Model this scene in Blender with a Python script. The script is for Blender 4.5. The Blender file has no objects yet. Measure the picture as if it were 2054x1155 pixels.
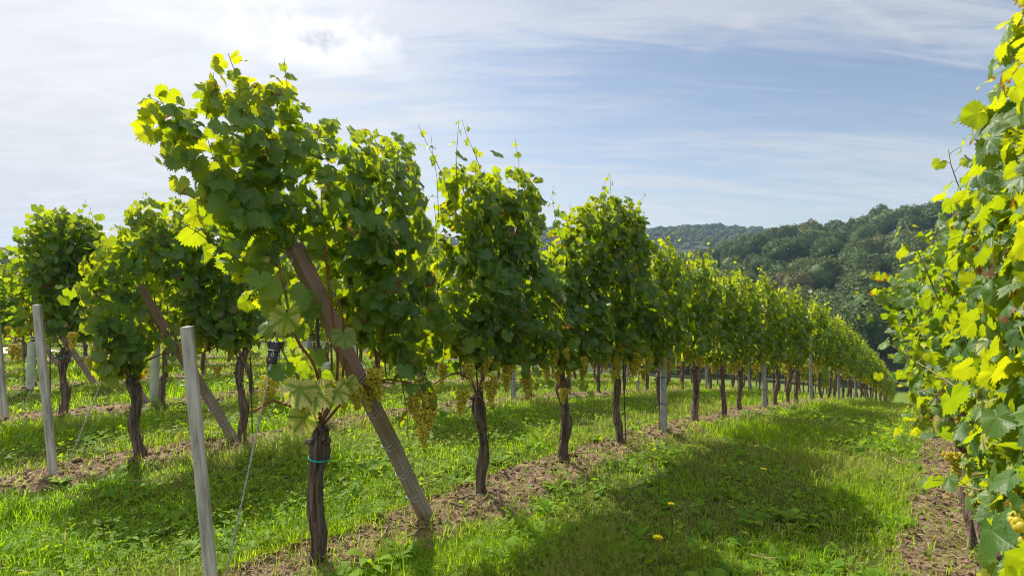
import bpy, math, random
import numpy as np
from mathutils import Vector

C = bpy.context.scene.collection
scene = bpy.context.scene

# ---------------------------------------------------------------- camera, light, exposure
CAM_Z = 1.31
cam_data = bpy.data.cameras.new('camera')
cam = bpy.data.objects.new('camera', cam_data)
C.objects.link(cam)
cam.location = (0, 0, CAM_Z)
cam.rotation_euler = (math.radians(90), 0, 0)
cam_data.sensor_width = 36.0
cam_data.lens = 20.0
cam_data.shift_y = -0.0134
cam_data.clip_start = 0.05
cam_data.clip_end = 8000
cam_data.dof.use_dof = True
cam_data.dof.focus_distance = 4.2
cam_data.dof.aperture_fstop = 9.0
scene.camera = cam

SUN_AZ = math.radians(-33)       # to the left of the view axis
SUN_EL = math.radians(46)
SUN_DIR = Vector((math.sin(SUN_AZ) * math.cos(SUN_EL), math.cos(SUN_AZ) * math.cos(SUN_EL), math.sin(SUN_EL)))
sun_data = bpy.data.lights.new('sun', 'SUN')
sun = bpy.data.objects.new('sun', sun_data)
C.objects.link(sun)
sun_data.energy = 5.0
sun_data.angle = math.radians(0.6)
sun_data.color = (1.0, 0.93, 0.82)
sun.rotation_euler = SUN_DIR.to_track_quat('Z', 'Y').to_euler()
sun.location = (-20, 30, 40)

scene.view_settings.view_transform = 'Standard'
scene.view_settings.look = 'None'
scene.view_settings.exposure = 0.72
scene.view_settings.gamma = 1.0
scene.view_settings.use_curve_mapping = False
scene.cycles.max_bounces = 8
scene.cycles.diffuse_bounces = 3
scene.cycles.glossy_bounces = 2
scene.cycles.transmission_bounces = 5
scene.cycles.volume_bounces = 0
scene.cycles.transparent_max_bounces = 4
scene.cycles.sample_clamp_indirect = 4.0
scene.cycles.use_denoising = True
scene.cycles.denoising_prefilter = 'ACCURATE'
scene.cycles.pixel_filter_type = 'BLACKMAN_HARRIS'
scene.cycles.filter_width = 1.1
SKY_STRENGTH = 0.070


class NT:
    """small helper for wiring node trees"""
    def __init__(self, tree):
        self.t = tree
        self.n = tree.nodes
        self.l = tree.links

    def node(self, kind, **kw):
        nd = self.n.new(kind)
        for k, v in kw.items():
            setattr(nd, k, v)
        return nd

    def put(self, sock, v):
        if isinstance(v, bpy.types.NodeSocket):
            self.l.new(v, sock)
        elif isinstance(v, (tuple, list)) and len(v) == 3 and sock.type == 'RGBA':
            sock.default_value = (*v, 1)
        else:
            sock.default_value = v

    def m(self, op, a, b=0.0, c=0.0, clamp=False):
        nd = self.node('ShaderNodeMath', operation=op, use_clamp=clamp)
        self.put(nd.inputs[0], a)
        self.put(nd.inputs[1], b)
        if op in ('MULTIPLY_ADD', 'COMPARE', 'SMOOTH_MIN'):
            self.put(nd.inputs[2], c)
        return nd.outputs[0]

    def vm(self, op, a, b=(0, 0, 0), out=0):
        nd = self.node('ShaderNodeVectorMath', operation=op)
        self.put(nd.inputs[0], a)
        if op == 'SCALE':
            self.put(nd.inputs['Scale'], b)
        else:
            self.put(nd.inputs[1], b)
        return nd.outputs[out]

    def mix(self, f, a, b, blend='MIX'):
        nd = self.node('ShaderNodeMix', data_type='RGBA', blend_type=blend)
        self.put(nd.inputs[0], f)
        self.put(nd.inputs[6], a)
        self.put(nd.inputs[7], b)
        return nd.outputs[2]

    def step(self, v, a, b):
        nd = self.node('ShaderNodeMapRange', interpolation_type='SMOOTHSTEP')
        self.put(nd.inputs[0], v)
        self.put(nd.inputs[1], a)
        self.put(nd.inputs[2], b)
        return nd.outputs[0]

    def noise(self, vec, scale, detail=3.0, rough=0.55, dist=0.0, color=False):
        nd = self.node('ShaderNodeTexNoise')
        self.put(nd.inputs['Vector'], vec)
        self.put(nd.inputs['Scale'], scale)
        self.put(nd.inputs['Detail'], detail)
        self.put(nd.inputs['Roughness'], rough)
        self.put(nd.inputs['Distortion'], dist)
        return nd.outputs[1 if color else 0]

    def mapping(self, vec, loc=(0, 0, 0), rot=(0, 0, 0), scale=(1, 1, 1)):
        nd = self.node('ShaderNodeMapping')
        self.put(nd.inputs['Vector'], vec)
        nd.inputs['Location'].default_value = loc
        nd.inputs['Rotation'].default_value = rot
        nd.inputs['Scale'].default_value = scale
        return nd.outputs[0]


# ---------------------------------------------------------------- sky
world = bpy.data.worlds.new('World')
scene.world = world
world.use_nodes = True
world.node_tree.nodes.clear()
w = NT(world.node_tree)
sky = w.node('ShaderNodeTexSky', sky_type='NISHITA')
sky.sun_disc = False
sky.sun_elevation = SUN_EL
sky.sun_rotation = SUN_AZ
sky.air_density = 1.0
sky.dust_density = 1.2
sky.ozone_density = 1.2
sky.altitude = 200
dirn = w.node('ShaderNodeTexCoord').outputs['Generated']
sep = w.node('ShaderNodeSeparateXYZ')
w.put(sep.inputs[0], dirn)
dx_, dy_, dz_ = sep.outputs
den = w.m('ADD', w.m('MAXIMUM', dz_, 0.0), 0.16)
flat = w.node('ShaderNodeCombineXYZ')
w.put(flat.inputs[0], w.m('DIVIDE', dx_, den))
w.put(flat.inputs[1], w.m('DIVIDE', dy_, den))
flat = flat.outputs[0]
# thin high cirrus: stretched streaks
st1 = w.noise(w.mapping(flat, rot=(0, 0, math.radians(-24)), scale=(0.42, 1.5, 1)), 1.5, 6, 0.56, 0.5)
st2 = w.noise(w.mapping(flat, loc=(3.1, 1.7, 0), rot=(0, 0, math.radians(12)), scale=(0.5, 1.2, 1)), 0.8, 5, 0.6, 0.3)
st3 = w.noise(w.mapping(flat, loc=(1, 8, 0), rot=(0, 0, math.radians(-14)), scale=(0.55, 3.2, 1)), 3.2, 7, 0.6, 0.8)
cir = w.m('MULTIPLY', w.step(w.m('ADD', w.m('MULTIPLY', st1, 0.6), w.m('MULTIPLY', st3, 0.4)), 0.40, 0.62), w.step(st2, 0.20, 0.50))
sund = w.m('MAXIMUM', w.vm('DOT_PRODUCT', dirn, tuple(SUN_DIR), out=1), 0.0)
glow = w.m('POWER', sund, 5.0)
glow2 = w.m('POWER', sund, 26.0)
low = w.step(dz_, 0.30, 0.02)
# a broad bank of high cloud on the sunny side; unseen bright cloud overhead and behind, added for fill light
bank = w.step(w.m('ADD', w.m('DIVIDE', dx_, w.m('MAXIMUM', dy_, 0.05)), w.m('MULTIPLY', w.m('SUBTRACT', st2, 0.5), 0.9)), -0.05, -0.56)
bank = w.m('MULTIPLY', bank, w.step(dy_, 0.0, 0.2))
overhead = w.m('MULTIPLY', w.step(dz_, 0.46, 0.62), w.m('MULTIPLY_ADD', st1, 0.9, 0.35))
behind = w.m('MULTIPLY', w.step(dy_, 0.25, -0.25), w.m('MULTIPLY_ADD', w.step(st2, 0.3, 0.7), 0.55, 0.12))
veil = w.m('ADD', w.m('MULTIPLY', cir, 0.58), w.m('MULTIPLY', glow, 0.08))
veil = w.m('ADD', veil, w.m('MULTIPLY', low, 0.22))
veil = w.m('ADD', veil, w.m('MULTIPLY', bank, 0.78))
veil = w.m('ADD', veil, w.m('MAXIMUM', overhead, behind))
veil = w.m('ADD', veil, 0.05, clamp=True)
veil = w.m('MINIMUM', veil, 0.95)


def streak(pa, pb, width, strength):
    """a faint straight contrail between two directions"""
    a, b = Vector(pa).normalized(), Vector(pb).normalized()
    nrm = a.cross(b).normalized()
    mid = (a + b).normalized()
    half = a.angle(b) / 2
    wob = w.m('MULTIPLY_ADD', w.noise(dirn, 14.0, 3), 0.006, -0.003)
    dist = w.m('ABSOLUTE', w.m('ADD', w.vm('DOT_PRODUCT', dirn, tuple(nrm), out=1), wob))
    line = w.step(dist, width, 0.0)
    along = w.vm('DOT_PRODUCT', dirn, tuple(mid), out=1)
    end = w.step(along, math.cos(half * 1.15), math.cos(half * 0.5))
    return w.m('MULTIPLY', w.m('MULTIPLY', line, end), strength)


def pix(x, y):
    return ((x - 1027) / 1141, 1.0, (550 - y) / 1141)


for a_, b_, wd, sg in ((pix(1750, 100), pix(1990, 138), 0.004, 0.24), (pix(1640, -20), pix(1860, 90), 0.014, 0.16),
                       (pix(1380, 35), pix(1560, 70), 0.008, 0.12), (pix(1380, 120), pix(1530, 20), 0.020, 0.12),
                       (pix(1400, 330), pix(1680, 290), 0.008, 0.14), (pix(140, 330), pix(420, 250), 0.010, 0.2)):
    veil = w.m('ADD', veil, streak(a_, b_, wd, sg), clamp=True)
cloud_lum = w.m('MULTIPLY_ADD', glow, 2.6, 6.6)
cloud_lum = w.m('ADD', cloud_lum, w.m('MULTIPLY', w.m('MAXIMUM', w.step(dz_, 0.46, 0.62), w.step(dy_, 0.2, -0.2)), 3.0))  # extra brightness for the added fill cloud out of view
cloud_lum = w.m('MULTIPLY', cloud_lum, w.m('MULTIPLY_ADD', w.noise(w.mapping(flat, rot=(0, 0, 0.5), scale=(1.0, 2.2, 1)), 2.6, 6, 0.6, 1.0), 0.42, 0.80))
cloud_lum = w.m('ADD', cloud_lum, w.m('MULTIPLY', glow2, 6.0))
cloud_col = w.vm('SCALE', (0.97, 0.98, 1.0), cloud_lum)
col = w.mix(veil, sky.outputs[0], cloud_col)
# one small cumulus near the sun with a grey core
cdir = Vector(pix(630, 78)).normalized()
tang = Vector((cdir.y, -cdir.x, 0)).normalized()
upv = tang.cross(cdir) * -1
if upv.z < 0:
    upv = -upv
ca = w.vm('DOT_PRODUCT', dirn, tuple(tang), out=1)
cb = w.m('SUBTRACT', w.vm('DOT_PRODUCT', dirn, tuple(upv), out=1), 0.0)
warp = w.m('SUBTRACT', w.noise(dirn, 17.0, 6, 0.6), 0.5)
warp2 = w.m('SUBTRACT', w.noise(w.vm('ADD', dirn, (5, 2, 1)), 9.0, 4, 0.6), 0.5)
ex = w.m('DIVIDE', w.m('ADD', ca, w.m('MULTIPLY', warp2, 0.11)), 0.105)
ey = w.m('DIVIDE', w.m('ADD', cb, w.m('MULTIPLY', warp, 0.10)), 0.044)
er = w.m('SQRT', w.m('ADD', w.m('MULTIPLY', ex, ex), w.m('MULTIPLY', ey, ey)))
front = w.step(w.vm('DOT_PRODUCT', dirn, tuple(cdir), out=1), 0.9, 0.95)
cum = w.m('MULTIPLY', w.m('MULTIPLY', w.step(w.m('ADD', er, w.m('MULTIPLY', warp, 2.6)), 1.45, 0.25), front), 0.92)
gx = w.m('DIVIDE', w.m('SUBTRACT', w.m('ADD', ca, w.m('MULTIPLY', warp, 0.09)), 0.012), 0.040)
gy = w.m('DIVIDE', w.m('ADD', cb, w.m('MULTIPLY', warp, 0.07)), 0.017)
core = w.step(w.m('SQRT', w.m('ADD', w.m('MULTIPLY', gx, gx), w.m('MULTIPLY', gy, gy))), 1.5, 0.0)
core = w.m('MULTIPLY', core, w.step(w.noise(w.vm('ADD', dirn, (2, 4, 6)), 26.0, 5, 0.6), 0.22, 0.56))
cumc = w.mix(core, (10.4, 10.4, 10.4), (5.2, 5.6, 6.4))
col = w.mix(cum, col, cumc)
bg = w.node('ShaderNodeBackground')
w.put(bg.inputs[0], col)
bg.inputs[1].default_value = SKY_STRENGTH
wo = w.node('ShaderNodeOutputWorld')
w.l.new(bg.outputs[0], wo.inputs[0])

# ---------------------------------------------------------------- helpers
RS = np.random.RandomState(7)
random.seed(7)
TH = math.atan2(843, 1141)
SD, CD = math.sin(TH), math.cos(TH)


def XY(r, p):
    """vineyard coordinates (r along the rows, p across them) to world x, y"""
    return SD * r - CD * p, CD * r + SD * p


def RP(x, y):
    return SD * x + CD * y, -CD * x + SD * y


def _hash(ix, iy, seed):
    n = (ix.astype(np.int64) * 374761393 + iy.astype(np.int64) * 668265263 + seed * 982451653) & 0x7fffffff
    n = (n ^ (n >> 13)) * 1274126177 & 0x7fffffff
    return ((n ^ (n >> 16)) & 0xffff) / 65535.0


def vnoise(x, y, seed=0):
    x, y = np.asarray(x, float), np.asarray(y, float)
    ix, iy = np.floor(x), np.floor(y)
    fx, fy = x - ix, y - iy
    fx, fy = fx * fx * (3 - 2 * fx), fy * fy * (3 - 2 * fy)
    a, b = _hash(ix, iy, seed), _hash(ix + 1, iy, seed)
    c, d = _hash(ix, iy + 1, seed), _hash(ix + 1, iy + 1, seed)
    return (a * (1 - fx) + b * fx) * (1 - fy) + (c * (1 - fx) + d * fx) * fy


def fbm(x, y, seed=0, octv=4):
    s, a, t = 0.0, 0.5, 0.0
    for k in range(octv):
        s = s + a * vnoise(np.asarray(x) * 2 ** k, np.asarray(y) * 2 ** k, seed + k)
        t += a
        a *= 0.5
    return s / t


def sstep(v, a, b):
    t = np.clip((np.asarray(v, float) - a) / (b - a), 0, 1)
    return t * t * (3 - 2 * t)


ROWS = [-0.22, 2.32, 4.85, 7.4, 9.9, 12.4, 14.9]        # p of each vine row
PATH_P = (16.6, 18.6)
ROWS_FAR = [20.4, 22.9]
ROWP = np.array([-12.9, -10.4, -7.85, -5.3, -2.75] + ROWS + ROWS_FAR + [25.4, 27.9, 30.4])

STRIPP = np.where(ROWP == -0.22, -0.10, ROWP)      # the strip beside the overhanging row is wider on the lane side
_hr = np.array([-80, -30, -10, 0, 1.6, 2.84, 3.87, 4.8, 5.9, 6.9, 8, 8.9, 10.1, 14.6, 19.4, 28, 40, 56, 70, 90, 130, 300])
_hz = np.array([1.6, 0.9, 0.30, 0, -.065, -.135, -.20, -.275, -.385, -.51, -.66, -.77, -.95, -1.62, -2.42, -3.97, -6.55, -10.1, -12.4, -14.6, -18, -30])
_gr = np.linspace(-80, 300, 3801)
_gz = np.interp(_gr, _hr, _hz)
for _k in (9, 9, 15):
    _gz = np.convolve(np.pad(_gz, _k // 2, mode='edge'), np.ones(_k) / _k, 'valid')


def row_dist(p):
    return np.min(np.abs(np.asarray(p)[..., None] - STRIPP), axis=-1)


_nx = np.array([-3000, -400, 0, 400, 700, 1000, 1200, 1300, 1420, 1530, 1600, 1690, 1820, 1900, 2054, 2600, 5000])
_ny = np.array([520, 515, 500, 500, 520, 540, 520, 512, 496, 464, 454, 438, 416, 406, 392, 385, 420])
_fx = np.array([-3000, 0, 300, 700, 1000, 1120, 1200, 1300, 1350, 1440, 1530, 1640, 1800, 2200, 5000])
_fy = np.array([505, 497, 488, 492, 470, 457, 462, 459, 453, 450, 460, 475, 500, 500, 500])
D_VAL, D_NEAR, D_DIP, D_FAR = 112.0, 345.0, 480.0, 880.0
TREE_H = 13.0


def _ridge(az, xs, ys, D):
    u = np.tan(np.clip(az, -1.2, 1.2))
    xp = 1027 + 1141 * u
    e = (550 - np.interp(xp, xs, ys)) / 1141 / np.sqrt(1 + u * u)
    return CAM_Z + e * D - TREE_H * 0.9


def hill_z(dist, az):
    z1 = _ridge(az, _nx, _ny, D_NEAR)
    z2 = _ridge(az, _fx, _fy, D_FAR)
    zv = -21.0
    t1 = sstep(dist, D_VAL - 50, D_NEAR + 60)
    a = zv + (z1 - zv) * np.clip(t1 / sstep(D_NEAR, D_VAL - 50, D_NEAR + 60), 0, 1.05)
    dip = np.minimum(z1, z2) - 14
    b = z1 + (dip - z1) * sstep(dist, D_NEAR + 5, D_DIP)
    c = dip + (z2 - dip) * sstep(dist, D_DIP, D_FAR)
    d = z2 + (-20 - z2) * sstep(dist, D_FAR + 40, D_FAR + 700)
    return np.where(dist < D_NEAR + 5, a, np.where(dist < D_DIP, b, np.where(dist < D_FAR + 40, c, d)))


def ground_z(x, y, fine=True):
    x, y = np.asarray(x, float), np.asarray(y, float)
    r, p = RP(x, y)
    z = np.interp(r, _gr, _gz) - 0.022 * np.clip(p - 3.2, 0, 200) + 0.02 * np.clip(-1.5 - p, 0, 50)
    dist = np.hypot(x, y)
    az = np.arctan2(x, np.maximum(y, 1e-3)) * (y > 0) + np.where(y > 0, 0, np.sign(x) * 1.2)
    wgt = sstep(dist, 88, 150)
    z = z * (1 - wgt) + hill_z(dist, az) * wgt
    z = z + (fbm(x * 0.02, y * 0.02, 5) - .5) * 6 * sstep(dist, 120, 250)
    if fine:
        near = 1 - sstep(dist, 25, 60)
        rd = row_dist(p)
        strip = 1 - sstep(rd, 0.16, 0.40)
        z = z + near * (strip * (0.035 + 0.05 * (fbm(x * 7, y * 7, 11, 4) - .5) + 0.03 * (vnoise(x * 22, y * 22, 17) - .5))
                        + 0.04 * (fbm(x * 1.3, y * 1.3, 21, 3) - .5))
        z = z - near * 0.025 * np.exp(-((rd - 0.34) / 0.07) ** 2)
    return z


def gz(x, y):
    return float(ground_z(np.array([x]), np.array([y]))[0])


class Acc:
    """collects triangles and quads with optional per-vertex uv and tint, then builds ONE mesh"""
    def __init__(self):
        self.V, self.F3, self.F4, self.M3, self.M4, self.UV, self.T = [], [], [], [], [], [], []
        self.n = 0

    def add(self, V, F3=None, F4=None, uv=None, tint=None, mi=0):
        V = np.asarray(V, float).reshape(-1, 3)
        k = len(V)
        self.V.append(V)
        self.UV.append(np.zeros((k, 2)) if uv is None else np.asarray(uv, float))
        if tint is None:
            tint = (0.5, 0, 0, 1)
        t = np.asarray(tint, float)
        self.T.append(np.tile(t, (k, 1)) if t.ndim == 1 else t)
        if F3 is not None and len(F3):
            F3 = np.asarray(F3, np.int64)
            self.F3.append(F3 + self.n)
            self.M3.append(np.full(len(F3), mi))
        if F4 is not None and len(F4):
            F4 = np.asarray(F4, np.int64)
            self.F4.append(F4 + self.n)
            self.M4.append(np.full(len(F4), mi))
        self.n += k

    def mesh(self, name, mats, smooth=True, uv=False, tint=False):
        V = np.concatenate(self.V) if self.V else np.zeros((0, 3))
        f3 = np.concatenate(self.F3) if self.F3 else np.zeros((0, 3), np.int64)
        f4 = np.concatenate(self.F4) if self.F4 else np.zeros((0, 4), np.int64)
        lv = np.concatenate([f3.ravel(), f4.ravel()]).astype(np.int32)
        ls = np.concatenate([np.arange(len(f3)) * 3, len(f3) * 3 + np.arange(len(f4)) * 4]).astype(np.int32)
        mi = np.concatenate([np.concatenate(self.M3) if self.M3 else [], np.concatenate(self.M4) if self.M4 else []]).astype(np.int32)
        me = bpy.data.meshes.new(name)
        me.vertices.add(len(V))
        me.vertices.foreach_set('co', V.astype(np.float32).ravel())
        me.loops.add(len(lv))
        me.loops.foreach_set('vertex_index', lv)
        me.polygons.add(len(ls))
        me.polygons.foreach_set('loop_start', ls)
        me.polygons.foreach_set('material_index', mi)
        me.polygons.foreach_set('use_smooth', np.full(len(ls), smooth))
        if uv:
            U = np.concatenate(self.UV)
            lay = me.uv_layers.new(name='vein')
            lay.data.foreach_set('uv', U[lv].astype(np.float32).ravel())
        if tint:
            at = me.attributes.new('tint', 'FLOAT_COLOR', 'POINT')
            at.data.foreach_set('color', np.concatenate(self.T).astype(np.float32).ravel())
        for mt in (mats if isinstance(mats, (list, tuple)) else [mats]):
            me.materials.append(mt)
        me.update(calc_edges=True)
        return me


def link(name, me, parent=None, loc=(0, 0, 0), rotz=0.0, **props):
    o = bpy.data.objects.new(name, me)
    C.objects.link(o)
    o.location = loc
    if rotz:
        o.rotation_euler = (0, 0, rotz)
    if parent is not None:
        o.parent = parent
    for k, v in props.items():
        if v:
            o[k] = v
    return o


def thing(name, label, category, loc, rotz=0.0, group=None):
    o = link(name, None, None, loc, rotz, label=label, category=category, group=group)
    o.empty_display_size = 0.2
    return o


def tube(acc, path, rad, sides=8, tint=None, mi=0, caps=True, wob=None):
    P = np.asarray(path, float)
    n = len(P)
    rad = np.broadcast_to(np.asarray(rad, float), (n,))
    T = np.gradient(P, axis=0)
    T /= np.linalg.norm(T, axis=1)[:, None] + 1e-12
    ref = np.array([0.3, 0.9, 0.1]) if abs(T[0][2]) > 0.8 else np.array([0, 0, 1.0])
    V = []
    A = np.cross(T[0], ref)
    A /= np.linalg.norm(A)
    th = np.arange(sides) * 2 * math.pi / sides
    for i in range(n):
        A = A - T[i] * A.dot(T[i])
        A /= np.linalg.norm(A) + 1e-12
        B = np.cross(T[i], A)
        rr = rad[i] * (1 if wob is None else wob[i])
        V.append(P[i] + (np.cos(th) * rr)[:, None] * A + (np.sin(th) * rr)[:, None] * B)
    V = np.concatenate(V)
    F = []
    for i in range(n - 1):
        a = i * sides + np.arange(sides)
        b = i * sides + (np.arange(sides) + 1) % sides
        F.append(np.stack([a, b, b + sides, a + sides], 1))
    F3 = []
    if caps:
        V = np.vstack([V, P[0], P[-1]])
        k = n * sides
        for j in range(sides):
            F3.append((k, (j + 1) % sides, j))
            F3.append((k + 1, (n - 1) * sides + j, (n - 1) * sides + (j + 1) % sides))
    acc.add(V, F3 or None, np.concatenate(F), tint=tint, mi=mi)


def bevel_box(acc, size, bev, xf=None, mi=0):
    """box with chamfered edges, centred, transformed by xf(V)"""
    sx, sy, sz = [s / 2 for s in size]
    V, idx = [], {}
    for ix in (-1, 1):
        for iy in (-1, 1):
            for iz in (-1, 1):
                for ax in range(3):
                    v = [ix * (sx - bev), iy * (sy - bev), iz * (sz - bev)]
                    v[ax] = (ix * sx, iy * sy, iz * sz)[ax]
                    idx[(ix, iy, iz, ax)] = len(V)
                    V.append(v)
    V = np.array(V)
    F4, F3 = [], []
    for ax in range(3):
        o1, o2 = [a for a in range(3) if a != ax]
        for s in (-1, 1):
            q = []
            for a, b in ((-1, -1), (1, -1), (1, 1), (-1, 1)):
                k = [0, 0, 0]
                k[ax], k[o1], k[o2] = s, a, b
                q.append(idx[(*k, ax)])
            F4.append(q)
        for a in (-1, 1):
            for b in (-1, 1):
                ks = []
                for s in (-1, 1):
                    k = [0, 0, 0]
                    k[ax], k[o1], k[o2] = s, a, b
                    ks.append(tuple(k))
                F4.append([idx[(*ks[0], o1)], idx[(*ks[1], o1)], idx[(*ks[1], o2)], idx[(*ks[0], o2)]])
    for ix in (-1, 1):
        for iy in (-1, 1):
            for iz in (-1, 1):
                F3.append([idx[(ix, iy, iz, a)] for a in range(3)])
    # orient faces outwards
    def fix(Fs):
        out = []
        for f in Fs:
            a, b, c = V[f[0]], V[f[1]], V[f[2]]
            out.append(f if np.dot(np.cross(b - a, c - a), V[f].mean(0)) > 0 else f[::-1])
        return out
    acc.add(V if xf is None else xf(V), fix(F3), fix(F4), mi=mi)


def ico(sub):
    t = (1 + 5 ** .5) / 2
    V = [(-1, t, 0), (1, t, 0), (-1, -t, 0), (1, -t, 0), (0, -1, t), (0, 1, t), (0, -1, -t), (0, 1, -t), (t, 0, -1), (t, 0, 1), (-t, 0, -1), (-t, 0, 1)]
    V = [np.array(v) / np.linalg.norm(v) for v in V]
    F = [(0, 11, 5), (0, 5, 1), (0, 1, 7), (0, 7, 10), (0, 10, 11), (1, 5, 9), (5, 11, 4), (11, 10, 2), (10, 7, 6), (7, 1, 8),
         (3, 9, 4), (3, 4, 2), (3, 2, 6), (3, 6, 8), (3, 8, 9), (4, 9, 5), (2, 4, 11), (6, 2, 10), (8, 6, 7), (9, 8, 1)]
    for _ in range(sub):
        cache, F2 = {}, []
        def mid(a, b):
            k = (min(a, b), max(a, b))
            if k not in cache:
                v = V[a] + V[b]
                V.append(v / np.linalg.norm(v))
                cache[k] = len(V) - 1
            return cache[k]
        for a, b, c in F:
            ab, bc, ca_ = mid(a, b), mid(b, c), mid(c, a)
            F2 += [(a, ab, ca_), (b, bc, ab), (c, ca_, bc), (ab, bc, ca_)]
        F = F2
    return np.array(V), np.array(F)


ICO0, ICO1, ICO2, ICO3 = ico(0), ico(1), ico(2), ico(3)


# ---------------------------------------------------------------- materials
def material(name):
    m = bpy.data.materials.new(name)
    m.use_nodes = True
    m.node_tree.nodes.clear()
    n = NT(m.node_tree)
    out = n.node('ShaderNodeOutputMaterial')
    return m, n, out


def principled(n, col, rough=0.6, spec=0.4, bump=None, bump_strength=0.5, bump_dist=0.01):
    b = n.node('ShaderNodeBsdfPrincipled')
    n.put(b.inputs['Base Color'], col)
    n.put(b.inputs['Roughness'], rough)
    n.put(b.inputs['Specular IOR Level'], spec)
    if bump is not None:
        bp = n.node('ShaderNodeBump')
        bp.inputs['Strength'].default_value = bump_strength
        bp.inputs['Distance'].default_value = bump_dist
        n.put(bp.inputs['Height'], bump)
        n.l.new(bp.outputs[0], b.inputs['Normal'])
    return b


def leafy(n, out, refl, trans, share=0.5, rough=0.5, spec=0.35, bump=None):
    """thin leaf: part reflected, part let through"""
    b = principled(n, refl, rough, spec, bump, 0.35, 0.004)
    t = n.node('ShaderNodeBsdfTranslucent')
    n.put(t.inputs['Color'], trans)
    mx = n.node('ShaderNodeMixShader')
    n.put(mx.inputs[0], share)
    n.l.new(b.outputs[0], mx.inputs[1])
    n.l.new(t.outputs[0], mx.inputs[2])
    n.l.new(mx.outputs[0], out.inputs[0])


def tint_of(n):
    a = n.node('ShaderNodeAttribute', attribute_name='tint')
    s = n.node('ShaderNodeSeparateColor')
    n.l.new(a.outputs['Color'], s.inputs[0])
    return s.outputs


def obj_coord(n):
    return n.node('ShaderNodeTexCoord').outputs['Object']


def make_leaf_material():
    m, n, out = material('vine_leaf')
    rnd, yel, brn = tint_of(n)
    uvn = n.node('ShaderNodeUVMap', uv_map='vein')
    sp = n.node('ShaderNodeSeparateXYZ')
    n.l.new(uvn.outputs[0], sp.inputs[0])
    d, al = sp.outputs[0], sp.outputs[1]
    main = n.step(d, 0.034, 0.008)
    fr = n.m('FRACT', n.m('MULTIPLY', n.m('SUBTRACT', al, n.m('MULTIPLY', d, 0.85)), 6.5))
    side = n.step(n.m('ABSOLUTE', n.m('SUBTRACT', fr, 0.5)), 0.10, 0.02)
    vein = n.m('MAXIMUM', main, n.m('MULTIPLY', side, 0.55))
    pos = obj_coord(n)
    spot = n.noise(pos, 60.0, 3)
    refl = n.mix(rnd, (0.030, 0.092, 0.022), (0.090, 0.186, 0.026))
    trans = n.mix(rnd, (0.32, 0.50, 0.006), (0.80, 0.82, 0.008))
    refl = n.mix(n.m('MULTIPLY', vein, 0.45), refl, (0.16, 0.22, 0.06))
    trans = n.mix(n.m('MULTIPLY', vein, 0.30), trans, (0.22, 0.34, 0.02))
    # chlorotic leaves: cream between the veins, green along them
    wide = n.m('MAXIMUM', n.step(d, 0.16, 0.03), n.m('MULTIPLY', n.step(n.m('ABSOLUTE', n.m('SUBTRACT', fr, 0.5)), 0.30, 0.06), n.step(al, 0.95, 0.35)))
    edge = n.m('MULTIPLY', yel, n.m('SUBTRACT', 1.0, wide))
    edge = n.m('MULTIPLY', edge, n.step(n.m('ADD', al, n.m('MULTIPLY', spot, 0.25)), 0.1, 0.4))
    refl = n.mix(edge, refl, (0.62, 0.58, 0.20))
    trans = n.mix(edge, trans, (0.75, 0.68, 0.16))
    scorch = n.m('MULTIPLY', n.step(n.m('ADD', n.m('MULTIPLY', al, 0.55), n.m('MULTIPLY', spot, 0.7)), 0.66, 0.80), brn)
    refl = n.mix(scorch, refl, (0.16, 0.06, 0.02))
    trans = n.mix(scorch, trans, (0.30, 0.09, 0.01))
    fleck = n.m('MULTIPLY', n.step(n.noise(n.vm('ADD', pos, (4, 8, 1)), 130.0, 2), 0.66, 0.74), 0.55)
    refl = n.mix(fleck, refl, (0.14, 0.085, 0.03))
    trans = n.mix(fleck, trans, (0.26, 0.16, 0.02))
    leafy(n, out, refl, trans, 0.42, 0.46, 0.38, n.m('SUBTRACT', n.noise(pos, 90.0, 2), n.m('MULTIPLY', vein, 0.5)))
    return m


def make_bark():
    m, n, out = material('vine_bark')
    pos = obj_coord(n)
    fib = n.noise(n.mapping(pos, scale=(52, 52, 4)), 1.0, 6, 0.68, 0.7)
    patch = n.noise(pos, 9.0, 3)
    col = n.mix(n.step(fib, 0.30, 0.72), (0.036, 0.025, 0.021), (0.30, 0.225, 0.185))
    col = n.mix(n.m('MULTIPLY', n.step(patch, 0.5, 0.7), 0.4), col, (0.15, 0.085, 0.06))
    lich = n.step(n.noise(n.vm('ADD', pos, (3, 1, 7)), 17.0, 2), 0.70, 0.74)
    col = n.mix(n.m('MULTIPLY', lich, 0.8), col, (0.30, 0.155, 0.02))
    b = principled(n, col, 0.9, 0.15, fib, 1.0, 0.02)
    n.l.new(b.outputs[0], out.inputs[0])
    return m


def plain(name, c1, c2, scale=20, rough=0.7, spec=0.3, stretch=(1, 1, 1), bump=0.3, lo=0.35, hi=0.65, metallic=0.0):
    m, n, out = material(name)
    pos = obj_coord(n)
    f = n.noise(n.mapping(pos, scale=stretch), scale, 5, 0.6)
    col = n.mix(n.step(f, lo, hi), c1, c2)
    b = principled(n, col, rough, spec, f, bump, 0.004)
    b.inputs['Metallic'].default_value = metallic
    n.l.new(b.outputs[0], out.inputs[0])
    return m


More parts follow.
